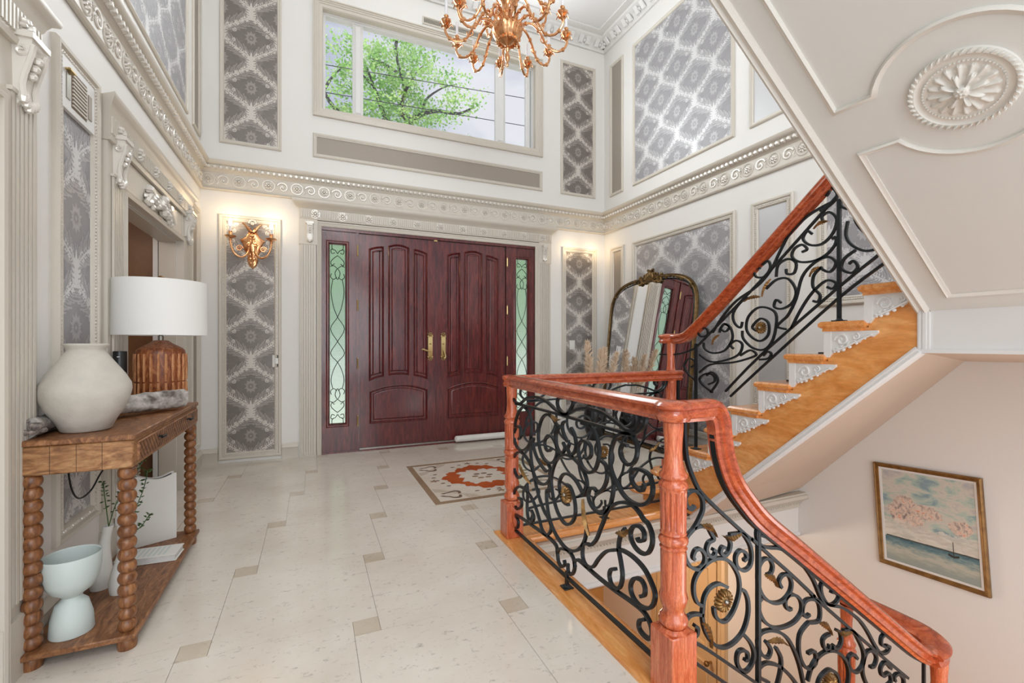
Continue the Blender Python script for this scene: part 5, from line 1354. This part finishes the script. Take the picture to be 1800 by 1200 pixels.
# storage pieces just inside the closet opening
bn = empty('wooden_crate', (-1.45, 3.9, 0)); tag(bn, 'red brown wooden chest standing inside the doorway opening, seen under the console table', 'chest')
b = MB(); b.bbox(-1.60, -1.30, 3.65, 4.16, 0, .62, .01); b.build('body', MT['redwood'], bn)
b = MB(); b.bbox(-1.62, -1.28, 3.63, 4.18, .62, .66, .006)
for z in (.12, .34, .52): b.box(-1.302, -1.290, 3.65, 4.16, z, z+.03)
b.build('slats', MT['redwood'], bn)
ph2 = empty('wall_heater', (-1.24, 4.31, 0)); tag(ph2, 'narrow ribbed beige unit with a small black display standing in the doorway opening', 'heater')
b = MB(); b.bbox(-1.285, -1.215, 4.24, 4.38, 0, .60, .008)
for k in range(16): b.box(-1.214, -1.208, 4.25, 4.37, .03+k*.028, .045+k*.028)
b.build('body', MT['plain'], ph2); MB().box(-1.216, -1.205, 4.28, 4.34, .50, .55).build('display', MT['black'], ph2)

# ================================================================= sconces
sx, sz = -.555, 2.20
def fs_(a, q, h): return (sx+a, F-.004-h, sz+q)
sc1 = empty('wall_sconce', (sx, F, sz)); tag(sc1, 'gilt two-candle wall sconce on the damask panel left of the front door', 'lamp', 'gilt wall sconces beside the front door')
pl_ = [(0, -.235), (.035, -.20), (.05, -.15), (.045, -.10), (.075, -.05), (.09, .02), (.115, .06), (.06, .10), (.035, .155), (0, .16), (-.035, .155), (-.06, .10), (-.115, .06), (-.09, .02), (-.075, -.05), (-.045, -.10), (-.05, -.15), (-.035, -.20)]
b = MB(); b.dome(pl_[::-1], fs_, 0, .022, .22); b.dome([(a*.5, q*.7-.02) for a, q in pl_][::-1], fs_, .018, .036, .4)
acanthus(b, fs_, [(0, -.06), (0, -.13), (0, -.215)], .030, .02, .02); acanthus(b, fs_, [(0, .02), (0, .08), (0, .13)], .028, .02, .02)
b.ball(fs_(0, .10, .045), .02, 10)
for s_ in (-1, 1):
    b.tube([fs_(s_*.01, .14, .03), fs_(s_*.035, .17, .034), fs_(s_*.06, .205, .04), fs_(s_*.085, .225, .045)], .016, 8, scale=lambda t: 1-.45*t)
    b.ball(fs_(s_*.03, .17, .03), .02, 8)
b.build('backplate', MT['gold'], sc1)
for s_ in (-1, 1):
    arm = smooth([fs_(s_*.028, .02, .04), fs_(s_*.03, -.05, .06), fs_(s_*.045, -.10, .085), fs_(s_*.085, -.135, .11), fs_(s_*.135, -.115, .125), fs_(s_*.165, -.06, .13), fs_(s_*.178, .0, .13), fs_(s_*.18, .04, .13)], 5)
    b = MB(); b.tube(arm, .0095, 10); b.ball(arm[0], .016, 8); b.ball(fs_(s_*.028, -.005, .052), .013, 8)
    ao = b.build('arm', MT['gold'], sc1)
    b = MB(); b.tube([fs_(s_*(.105)+p[0], -.045+p[1], .10) for p in spiral(0, 0, .032, .012, 0, 1.3, 16)], .006, 6); rosette(b, lambda a, q, h: fs_(a, q, h+.095), s_*.105, -.045, .022, 0, 7, .012); b.build('rosette_scroll', MT['gold'], ao)
    c = fs_(s_*.18, .04, .13)
    b = MB(); b.lathe([(.006, -.025), (.014, -.018), (.008, -.006), (.02, .004), (.046, .018), (.052, .026), (.04, .022), (.018, .016), (.013, .03), (.017, .045), (.013, .058), (.019, .066), (.019, .07), (0, .07)], c, 20); b.build('drip_pan', MT['gold'], ao)
    b = MB(); b.lathe([(.0105, .068), (.0105, .125), (0, .125)], c, 12); b.build('candle_sleeve', MT['candle'], ao)
    b = MB(); b.lathe([(.006, .122), (.013, .138), (.016, .155), (.012, .175), (.004, .195), (0, .20)], c, 12); b.build('bulb', MT['bulb'], ao)
b = MB()
for i in range(9): t = pi*i/8; b.ball(fs_(.028*math.cos(t), .232+.030*math.sin(t), .03), .011, 6)
b.ball(fs_(0, .225, .034), .018, 8); b.build('crystal_crest', MT['ceram'], sc1)
def copy_tree(o, parent=None, cut=None):
    c = o.copy(); col.objects.link(c)
    if parent is not None: c.parent = parent
    for ch in o.children: copy_tree(ch, c)
    return c
sc2 = copy_tree(sc1); sc2.location = (3.375, F, sz); sc2['label'] = 'gilt two-candle wall sconce in the far corner right of the front door'
for x0 in (sx, 3.375):
    for s_ in (-1, 1): lamp('sconce_bulb_light', 'POINT', (x0+s_*.18, F-.15, sz+.28), 1.0, (1, .72, .42), .03)
# light switches
for i, (a, q, lab) in enumerate(((3.25, 1.185, 'white light switch plate on the damask panel below the right sconce'), (-.335, 1.02, 'pale outlet plate low on the damask panel below the left sconce'))):
    b = MB(); b.prism(rect(a-.04, a+.04, q-.062, q+.062), pf, .002, .012); o = b.build('switch_plate', MT['ceram']); tag(o, lab, 'switch', 'pale wall plates on the front wall'); MB().prism(rect(a-.015, a+.015, q-.03, q+.03), pf, .012, .018).build('rocker', MT['white'], o)

# ================================================================= chandelier
chx, chy, chz = 1.40, 3.28, 3.66
ch = empty('chandelier', (chx, chy, 5.42)); tag(ch, 'large gilt many-armed candle chandelier hanging in the middle of the foyer', 'chandelier')
def cp(r, t, z): return (chx+r*math.cos(t), chy+r*math.sin(t), chz+z)
def gad(t, j, z): return 1+.035*math.sin(t*16) if -.11 < z-chz < .03 else 1
b = MB(); b.lathe([(0, -.17), (.012, -.165), (.016, -.15), (.01, -.135), (.03, -.12), (.06, -.105), (.095, -.075), (.115, -.035), (.118, .0), (.10, .018), (.085, .022), (.07, .03), (.062, .06), (.075, .08), (.06, .10), (.045, .13), (.04, .17), (.05, .20), (.075, .23), (.08, .27), (.05, .30), (.03, .34), (.028, .42), (.05, .46), (.06, .5), (.03, .55), (.018, .62), (.018, .75), (0, .76)], (chx, chy, chz), 48, mod=lambda t, j, z: 1+.03*math.sin(t*16) if j in (5, 6, 7, 8) else 1)
body = b.build('central_body', MT['gold'], ch)
for k, (r, z) in enumerate(((.11, .0), (.075, -.10), (.07, .095), (.085, .25))):
    b = MB()
    for i in range(16): b.ball(cp(r, 2*pi*i/16+.2*k, z), .017, 7)
    b.build('cast_bead_row', MT['gold'], body)
MB().lathe([(0, -.30), (.008, -.295), (.012, -.28), (.006, -.262), (.018, -.245), (.022, -.22), (.012, -.19), (.018, -.17)], (chx, chy, chz), 14).build('drop_finial', MT['gold'], body)
b = MB(); rng_n = 28
for k in range(rng_n):
    z = .78+k*.036; M_ = Matrix.Rotation(pi/2*(k % 2), 4, 'Z')
    b.tube([Vector((chx, chy, chz+z))+M_ @ Vector((.012*math.cos(q), 0, .022*math.sin(q))) for q in [i*2*pi/10 for i in range(10)]], .0035, 5, closed=True)
b.lathe([(0, 1.76), (.02, 1.755), (.06, 1.74), (.07, 1.72), (.03, 1.69), (0, 1.68)][::-1], (chx, chy, chz), 16)
b.build('chain', MT['gold'], ch)
def chand_arm(t, r, zc, dip, zs, r0):
    pts = smooth([cp(r0, t, zs), cp(r0+.05, t, zs+.05), cp(r*.42, t, zs+.055), cp(r*.55, t, zs-.01), cp(r*.66, t, dip+.03), cp(r*.80, t, dip-.005), cp(r*.93, t, dip+.015), cp(r, t, dip+.07), cp(r*.985, t, zc)], 4)
    b = MB(); b.tube(pts, .0095, 8)
    for k in (5, 11, 17, 24): b.ball(pts[min(k, len(pts)-1)], .017, 7)
    for k in range(2, len(pts)-2, 3): p = pts[k]; b.ball((p.x, p.y, p.z+.010), .008, 5)
    sp2 = [Vector(cp(r*.62+.045*math.cos(q)*(1-.1*q), t, dip+.075+.045*math.sin(q)*(1-.1*q))) for q in [i*.5+2.6 for i in range(9)]]
    b.tube(sp2, .005, 5)
    a = b.build('arm', MT['gold'], ch)
    c = cp(r*.985, t, zc); b = MB()
    b.lathe([(.010, -.03), (.022, -.02), (.012, -.008), (.028, .006), (.040, .028), (.034, .034), (.016, .038), (.014, .052), (.020, .062), (.016, .07), (0, .07)], c, 14, mod=lambda q, j, z: 1+.16*math.sin(q*6) if j in (3, 4) else 1)
    for i in range(6): q = i*pi/3; b.tube([(c[0]+.02*math.cos(q), c[1]+.02*math.sin(q), c[2]-.012), (c[0]+.042*math.cos(q), c[1]+.042*math.sin(q), c[2]+.012), (c[0]+.052*math.cos(q), c[1]+.052*math.sin(q), c[2]-.008)], .008, 5, scale=lambda u: 1-.6*u)
    b.build('leafy_cup', MT['gold'], a)
    MB().lathe([(.0115, .066), (.0115, .18), (0, .18)], c, 10).build('candle', MT['candle'], a)
for i in range(12): chand_arm(2*pi*i/12+.26, .45+.03*(i % 2), -.015-.0*(i % 2), -.135, .0, .08)
for i in range(8): chand_arm(2*pi*i/8+.1, .36+.03*(i % 2), .26, .13, .24, .05)

# ================================================================= leaning mirror
mr = empty('leaning_mirror', (3.6, 4.31, 0)); tag(mr, 'large arched floor mirror in an antique gold frame leaning against the right wall', 'mirror')
lean = .105
def fm(a, q, h):   # a along the wall (y), q up the mirror, h off its back
    c_ = 1/math.sqrt(1+lean*lean); s2 = lean*c_
    return (XR-.045-lean*2.02+q*s2-h*c_, a, .014+q*c_+h*s2)
ml, mrr, mt = 5.055, 3.60, 1.93
cy_ = (ml+mrr)/2
def arch_out(ins):
    pts = [(ml-ins, .02+ins)]; hw = (ml-mrr)/2-ins; hh = .45-ins
    for i in range(33):
        t = pi*i/32; ct, s_ = math.cos(t), math.sin(t)
        pts.append((cy_+hw*math.copysign(abs(ct)**(2/3.3), ct), 1.515+hh*max(0, s_)**(2/3.3)))
    pts.append((mrr+ins, .02+ins)); return pts
O = arch_out(.0)[::-1]
b = MB(); b.mould(O, [(0, -.0), (0, .02), (.006, .032), (.014, .03), (.02, .02), (.03, .024), (.036, .014), (.036, 0)], fm)
fr = b.build('frame', MT['antique'], mr)
I = arch_out(.03)
MB().prism(I, fm, .004, .012).build('mirror_glass', MT['mirror'], mr, flat=True)
MB().prism(arch_out(.01), fm, -.006, .004).build('backing', MT['black'], mr, flat=True)
b = MB(); cb = 1.985
for s_ in (-1, 1):
    for (x0, y0_, r) in ((.05, .02, .07), (.10, -.02, .055), (.17, -.045, .04)):
        b.tube([fm(cy_+s_*p[0], p[1], .03) for p in spiral(x0, cb+y0_, r, .012, pi*.5, 1.4, 20)], .014, 6, scale=lambda t: 1.2-.6*t)
    acanthus(b, fm, [(cy_+s_*.05, cb+.02), (cy_+s_*.18, cb-.005), (cy_+s_*.34, cb-.03)], .044, .014, .026)
    acanthus(b, fm, [(cy_+s_*.34, cb-.02), (cy_+s_*.44, cb-.045), (cy_+s_*.54, cb-.09)], .022, .014, .018)
b.dome([(cy_-.09, cb-.06), (cy_+.09, cb-.06), (cy_+.08, cb+.04), (cy_, cb+.10), (cy_-.08, cb+.04)], fm, 0, .045, .4)
for i in range(5): b.dome(circ(cy_+(i-2)*.028, cb+.015+.012*(2-abs(i-2)), .016, 7, .045), fm, .03, .055, .5)
b.build('carved_crest', MT['antique'], fr)
for (a, q) in ((ml-.07, 1.82), (mrr+.07, 1.82)):
    b = MB(); rosette(b, lambda x, z, h: fm(x, z, h+.02), a, q, .03, 0, 6, .016); b.build('corner_ornament', MT['antique'], fr)

# ================================================================= pampas grass in a black vase
vx, vy = 3.26, 4.83
b = MB(); b.lathe([(.085, 0), (.09, .01), (.125, .12), (.145, .25), (.13, .38), (.085, .48), (.06, .53), (.07, .56), (.062, .56), (.05, .52), (0, .5)], (vx, vy, .001), 32)
tag(b.build('floor_vase', MT['black']), 'tall black floor vase standing in the corner before the leaning mirror', 'vase')
pm = empty('pampas_grass', (vx, vy, .5)); tag(pm, 'bunch of fluffy beige pampas grass plumes standing in the black floor vase', 'dried grass')
rr = random.Random(5)
for (dx, dy, zt) in ((-.13, -.06, 1.20), (-.07, .02, .98), (.02, -.08, 1.10), (.10, -.02, 1.04), (.16, .06, 1.12), (.24, -.04, 1.06), (.32, .03, 1.14), (-.02, .1, 1.02), (.38, -.06, 1.05)):
    x1, y1 = vx+dx, vy+dy; P = smooth([(vx+dx*.05, vy+dy*.05, .45), (vx+dx*.4, vy+dy*.4, .65), (x1, y1, zt-.22), (x1+dx*.25, y1+dy*.2, zt)], 5)
    if x1+dx*.25 > 3.6: continue
    b = MB(); b.tube(P, .0025, 5)
    n = len(P); v0 = P[int(n*.45):]
    for i, p in enumerate(v0):
        t = i/(len(v0)-1); R_ = .052*math.sin(pi*min(1, t*.82+.14))+.004
        for k in range(46):
            q = rr.uniform(0, 2*pi); L = rr.uniform(.05, .10); dr = Vector((math.cos(q)*.75, math.sin(q)*.75, rr.uniform(.5, 1.5))).normalized(); s0 = p+Vector((0, 0, rr.uniform(-.015, .015)))
            e = s0+dr*(R_+L*.55); sd = dr.cross(Vector((rr.uniform(-1, 1), rr.uniform(-1, 1), .2))).normalized()*.0022
            m_ = s0.lerp(e, .5)+Vector((0, 0, .004)); b.add([s0-sd*.6, s0+sd*.6, m_+sd*1.4, e, m_-sd*1.4], [(0, 1, 2, 3, 4)])
    b.build('plume', MT['pampas'], pm, flat=True)

# ================================================================= painting in the stairwell
pt = empty('painting', (XR, 1.68, 0)); tag(pt, 'framed seascape painting of clouds and a small boat hanging slightly crooked in the stairwell', 'painting')
rot = math.radians(3.4)
def fp(a, q, h):
    ca, sa = math.cos(rot), math.sin(rot); return (XR-.004-h, 1.677-(a*ca)-(-q*sa)*1.0, .0+q*ca+a*sa)
PW, PH = .295, .357
b = MB(); b.mould(rect(-PW, PW, -PH, PH), [(0, 0), (0, .022), (.008, .028), (.016, .022), (.024, .018), (.030, .010), (.030, 0)], fp); b.build('gilt_frame', mat('gilt_frame_wood', (150, 112, 62), .4, .5, rgb2=(120, 86, 44), vs=20), pt)
b = MB(); b.mould(rect(-PW+.028, PW-.028, -PH+.028, PH-.028), [(0, 0), (0, .012), (.014, .009), (.014, 0)], fp); b.build('white_liner', MT['ceram'], pt)
g = NG('seascape_paint'); uv = g.n('UVMap'); sp = g.n('SeparateXYZ'); g.l(uv.outputs[0], sp.inputs[0]); U, V = sp.outputs[0], sp.outputs[1]
mpn = g.n('Mapping'); g.l(uv.outputs[0], mpn.inputs[0]); mpn.inputs['Scale'].default_value = (1, 2.6, 1)
mp2 = g.n('Mapping'); g.l(uv.outputs[0], mp2.inputs[0]); mp2.inputs['Scale'].default_value = (1.2, 5, 1)
n1 = g.noise(mpn.outputs[0], 3.2, 5, .65, .6); n2 = g.noise(uv.outputs[0], 7, 6, .7, 1.0); n3 = g.noise(mp2.outputs[0], 5, 5, .7, .5); n4 = g.noise(uv.outputs[0], 16, 4, .7, .8)
sky_ = g.ramp(n1, [(.34, lin((134, 158, 166))), (.44, lin((172, 192, 180))), (.54, lin((206, 200, 186))), (.66, lin((176, 176, 178)))])
cl_ = g.ramp(n4, [(.34, lin((132, 120, 120))), (.46, lin((196, 176, 160))), (.55, lin((222, 206, 190))), (.64, lin((214, 140, 108)))])
def blob(cu, cv, su, sv, amp):
    a = g.mth('POWER', g.mth('DIVIDE', g.mth('SUBTRACT', U, cu), su), 2); b_ = g.mth('POWER', g.mth('DIVIDE', g.mth('SUBTRACT', V, cv), sv), 2)
    return g.mth('MULTIPLY', g.mth('SUBTRACT', 1.0, g.mth('MINIMUM', 1.0, g.mth('ADD', a, b_))), amp)
bl = g.mth('MAXIMUM', g.mth('MAXIMUM', blob(.27, .55, .26, .17, 1.0), blob(.48, .60, .22, .09, .9)), g.mth('MAXIMUM', blob(.84, .52, .15, .10, .9), blob(.25, .66, .16, .1, .8)))
cm_ = g.mth('GREATER_THAN', g.mth('ADD', bl, g.mth('MULTIPLY', g.mth('SUBTRACT', n2, .5), 1.6)), .32)
c1 = g.mix(cm_, sky_, cl_)
low_ = g.mth('LESS_THAN', V, g.mth('ADD', .44, g.mth('MULTIPLY', g.mth('SUBTRACT', n2, .5), .3)))
c1 = g.mix(g.mth('MULTIPLY', low_, .75), c1, g.ramp(n3, [(.4, lin((196, 190, 178))), (.6, lin((222, 218, 206)))]))
sea = g.ramp(g.mth('ADD', g.mth('MULTIPLY', g.mth('SUBTRACT', .27, V), 2.4), g.mth('MULTIPLY', n3, .55)), [(.25, lin((52, 92, 108))), (.42, lin((108, 138, 142))), (.6, lin((186, 186, 170))), (.8, lin((150, 160, 152)))])
c2 = g.mix(g.mth('LESS_THAN', V, .262), c1, sea)
hl = g.mth('MULTIPLY', g.mth('LESS_THAN', g.mth('ABSOLUTE', g.mth('SUBTRACT', V, g.mth('ADD', .262, g.mth('MULTIPLY', n2, .012)))), .007), g.mth('GREATER_THAN', U, .02))
c2 = g.mix(hl, c2, lin((70, 76, 70)))
bt = g.mth('MULTIPLY', g.mth('LESS_THAN', g.mth('ABSOLUTE', g.mth('SUBTRACT', U, .75)), .055), g.mth('LESS_THAN', g.mth('ABSOLUTE', g.mth('SUBTRACT', V, g.mth('ADD', .222, g.mth('MULTIPLY', g.mth('ABSOLUTE', g.mth('SUBTRACT', U, .75)), .25)))), .011))
ms = g.mth('MULTIPLY', g.mth('LESS_THAN', g.mth('ABSOLUTE', g.mth('SUBTRACT', U, .75)), .004), g.mth('MULTIPLY', g.mth('GREATER_THAN', V, .22), g.mth('LESS_THAN', V, .37)))
c2 = g.mix(g.mth('MAXIMUM', bt, ms), c2, lin((48, 50, 46)))
g.l(c2, g.b.inputs['Base Color']); g.b.inputs['Roughness'].default_value = .5
e = .040
MB().quad([fp(-PW+e, -PH+e, .006), fp(PW-e, -PH+e, .006), fp(PW-e, PH-e, .006), fp(-PW+e, PH-e, .006)], [(0, 0), (1, 0), (1, 1), (0, 1)]).build('canvas', g.m, pt, flat=True)

# ================================================================= draft roll at the door
b = MB(); b.lathe([(.0, -.36), (.02, -.355), (.036, -.34), (.038, -.2), (.037, .0), (.038, .2), (.036, .40), (.02, .415), (0, .42)], (1.93, F-.075, .055), 16, M=Matrix.Rotation(pi/2, 4, 'Y') @ Matrix.Identity(4), mod=lambda t, j, z: 1+.02*math.sin(3*t))
ro = b.build('draft_stopper', MT['ceram']); tag(ro, 'white rolled draft stopper lying at the foot of the right front door leaf', 'draft stopper')

# ================================================================= outside the window
tr = empty('tree', (2.4, 13, -.12)); tag(tr, 'leafy bright green tree with dark branches outside the tall front window', 'tree')
def at(u, v_, Y):          # a point of the tree seen in direction of the window, on the depth Y
    S_, C_ = math.sin(.4137), math.cos(.4137); a = (u-900)/802.; d = (S_+C_*a, C_-S_*a, (604-v_)/802.); t = Y/d[1]
    return Vector((d[0]*t, Y, 1.2+d[2]*t))
BR = [[(2.55, 13.2, -.12), (2.5, 13.2, 3), (2.45, 13.1, 5.5), (2.35, 13, 7.2)],
 [(2.45, 13.1, 6.4), (2.6, 13, 7.3), (2.5, 13, 7.5), (2.3, 13, 7.7), (2.33, 13, 8.0), (2.41, 13, 8.33), (2.25, 12.9, 8.8), (2.15, 12.9, 9.3), (2.2, 12.8, 9.9)],
 [(2.41, 13, 8.3), (2.7, 13.1, 8.9), (3.03, 13.2, 9.35)], [(2.17, 12.9, 9.2), (2.12, 12.8, 9.5), (2.5, 12.7, 10.2)], [(2.2, 13, 8.8), (1.8, 13.2, 9.1), (1.5, 13.3, 9.2)],
 [(2.5, 13, 7.5), (2.86, 12.9, 7.72), (3.3, 12.9, 7.9), (3.9, 12.8, 7.9), (4.4, 12.8, 8.2)], [(2.9, 12.9, 7.7), (3.0, 13, 8.2), (3.5, 13.1, 8.7), (3.9, 13.1, 8.9)],
 [(2.4, 13, 7.0), (1.9, 13, 7.45), (1.7, 13, 7.9), (1.55, 13, 8.3), (1.35, 13, 8.8)], [(1.9, 13, 7.4), (1.2, 13, 7.0), (.8, 13, 7.25), (.44, 13, 7.6), (.25, 13, 7.95), (-.1, 13, 8.5)],
 [(.3, 13, 7.9), (.55, 13.1, 8.4), (.9, 13.1, 8.8)], [(1.55, 13, 8.3), (1.2, 13, 8.6), (1.0, 12.9, 9.3)]]
b = MB()
for i, br in enumerate(BR):
    r0 = .20 if i == 0 else (.085 if i in (1, 5, 7, 8) else .045)
    P = smooth(br, 4); b.tube(P, r0, 7, scale=lambda t: 1-.72*t)
tk = b.build('trunk', mat('dark_tree_bark', (70, 66, 70), .9), tr)
g = NG('tree_leaf'); g.b.inputs['Roughness'].default_value = .6
c_ = g.ramp(g.noise(g.pos(), 1.9, 3, .6), [(.35, lin((120, 178, 84))), (.52, lin((164, 208, 116))), (.66, lin((206, 226, 158)))]); g.l(c_, g.b.inputs['Base Color'])
tl_ = g.n('BsdfTranslucent'); g.l(c_, tl_.inputs[0]); ms_ = g.n('MixShader'); ms_.inputs[0].default_value = .5
g.l(g.b.outputs[0], ms_.inputs[1]); g.l(tl_.outputs[0], ms_.inputs[2]); g.l(ms_.outputs[0], g.t.nodes['Material Output'].inputs[0])
rr = random.Random(21); lf = MB(); cl = []
allp = [p for br in BR[1:] for p in smooth(br, 6)]
while len(cl) < 330:
    p = rr.choice(allp); q = p+Vector((rr.gauss(0, .5), rr.gauss(0, .55), rr.gauss(0.05, .42)))
    if q.z < 6.6 or q.z > 10.6: continue
    if q.x > 4.75 or q.z > 10.35-.55*max(0, q.x-1.6): continue
    cl.append(q)
for c0 in cl:
    R_ = rr.uniform(.12, .30)
    for k in range(34):
        p = c0+Vector((rr.gauss(0, 1), rr.gauss(0, 1), rr.gauss(0, .6)))*R_*.75
        d1_ = Vector((rr.uniform(-1, 1), rr.uniform(-1, 1), rr.uniform(-.6, .6))).normalized(); d2_ = d1_.cross(Vector((rr.uniform(-1, 1), rr.uniform(-1, 1), 1))).normalized(); L = rr.uniform(.028, .055)
        lf.add([p-d1_*L, p+d2_*L*.7, p+d1_*L, p-d2_*L*.7], [(0, 1, 2, 3)])
lf.build('foliage', g.m, tr, flat=True)
for i, (z0, z1, lab) in enumerate(((6.28, 6.60, 'upper thin black power line crossing behind the front window'), (5.78, 5.98, 'lower thin black power line crossing behind the front window'))):
    b = MB(); b.tube([(-6, 9, z0-.15), (0, 9, z0), (5, 9, z1), (12, 9, z1+.5)], .008, 5); tag(b.build('power_line', MT['black']), lab, 'cable', 'power lines outside the window')
hd_ = empty('hedge', (1.4, 10, -.12)); tag(hd_, 'green hedge outside the front door, glowing dimly through the hammered sidelight glass', 'hedge')
lf = MB()
for k in range(5200):
    p = Vector((rr.uniform(-3.5, 8), 10+rr.gauss(0, .22), 1.0+rr.random()**.8*2.9)); d1_ = Vector((rr.uniform(-1, 1), rr.uniform(-1, 1), rr.uniform(-1, 1))).normalized(); d2_ = d1_.cross(Vector((.3, 1, .2))).normalized(); L = rr.uniform(.05, .09)
    lf.add([p-d1_*L, p+d2_*L*.7, p+d1_*L, p-d2_*L*.7], [(0, 1, 2, 3)])
lf.build('hedge_leaves', g.m, hd_, flat=True)
b = MB()
for k in range(16): b.tube([(-3.3+k*.75, 10, -.12), (-3.3+k*.75, 10.05, 1.0), (-3.2+k*.75, 10, 3.4)], .03, 5)
b.build('stems', tk.data.materials[0], hd_)
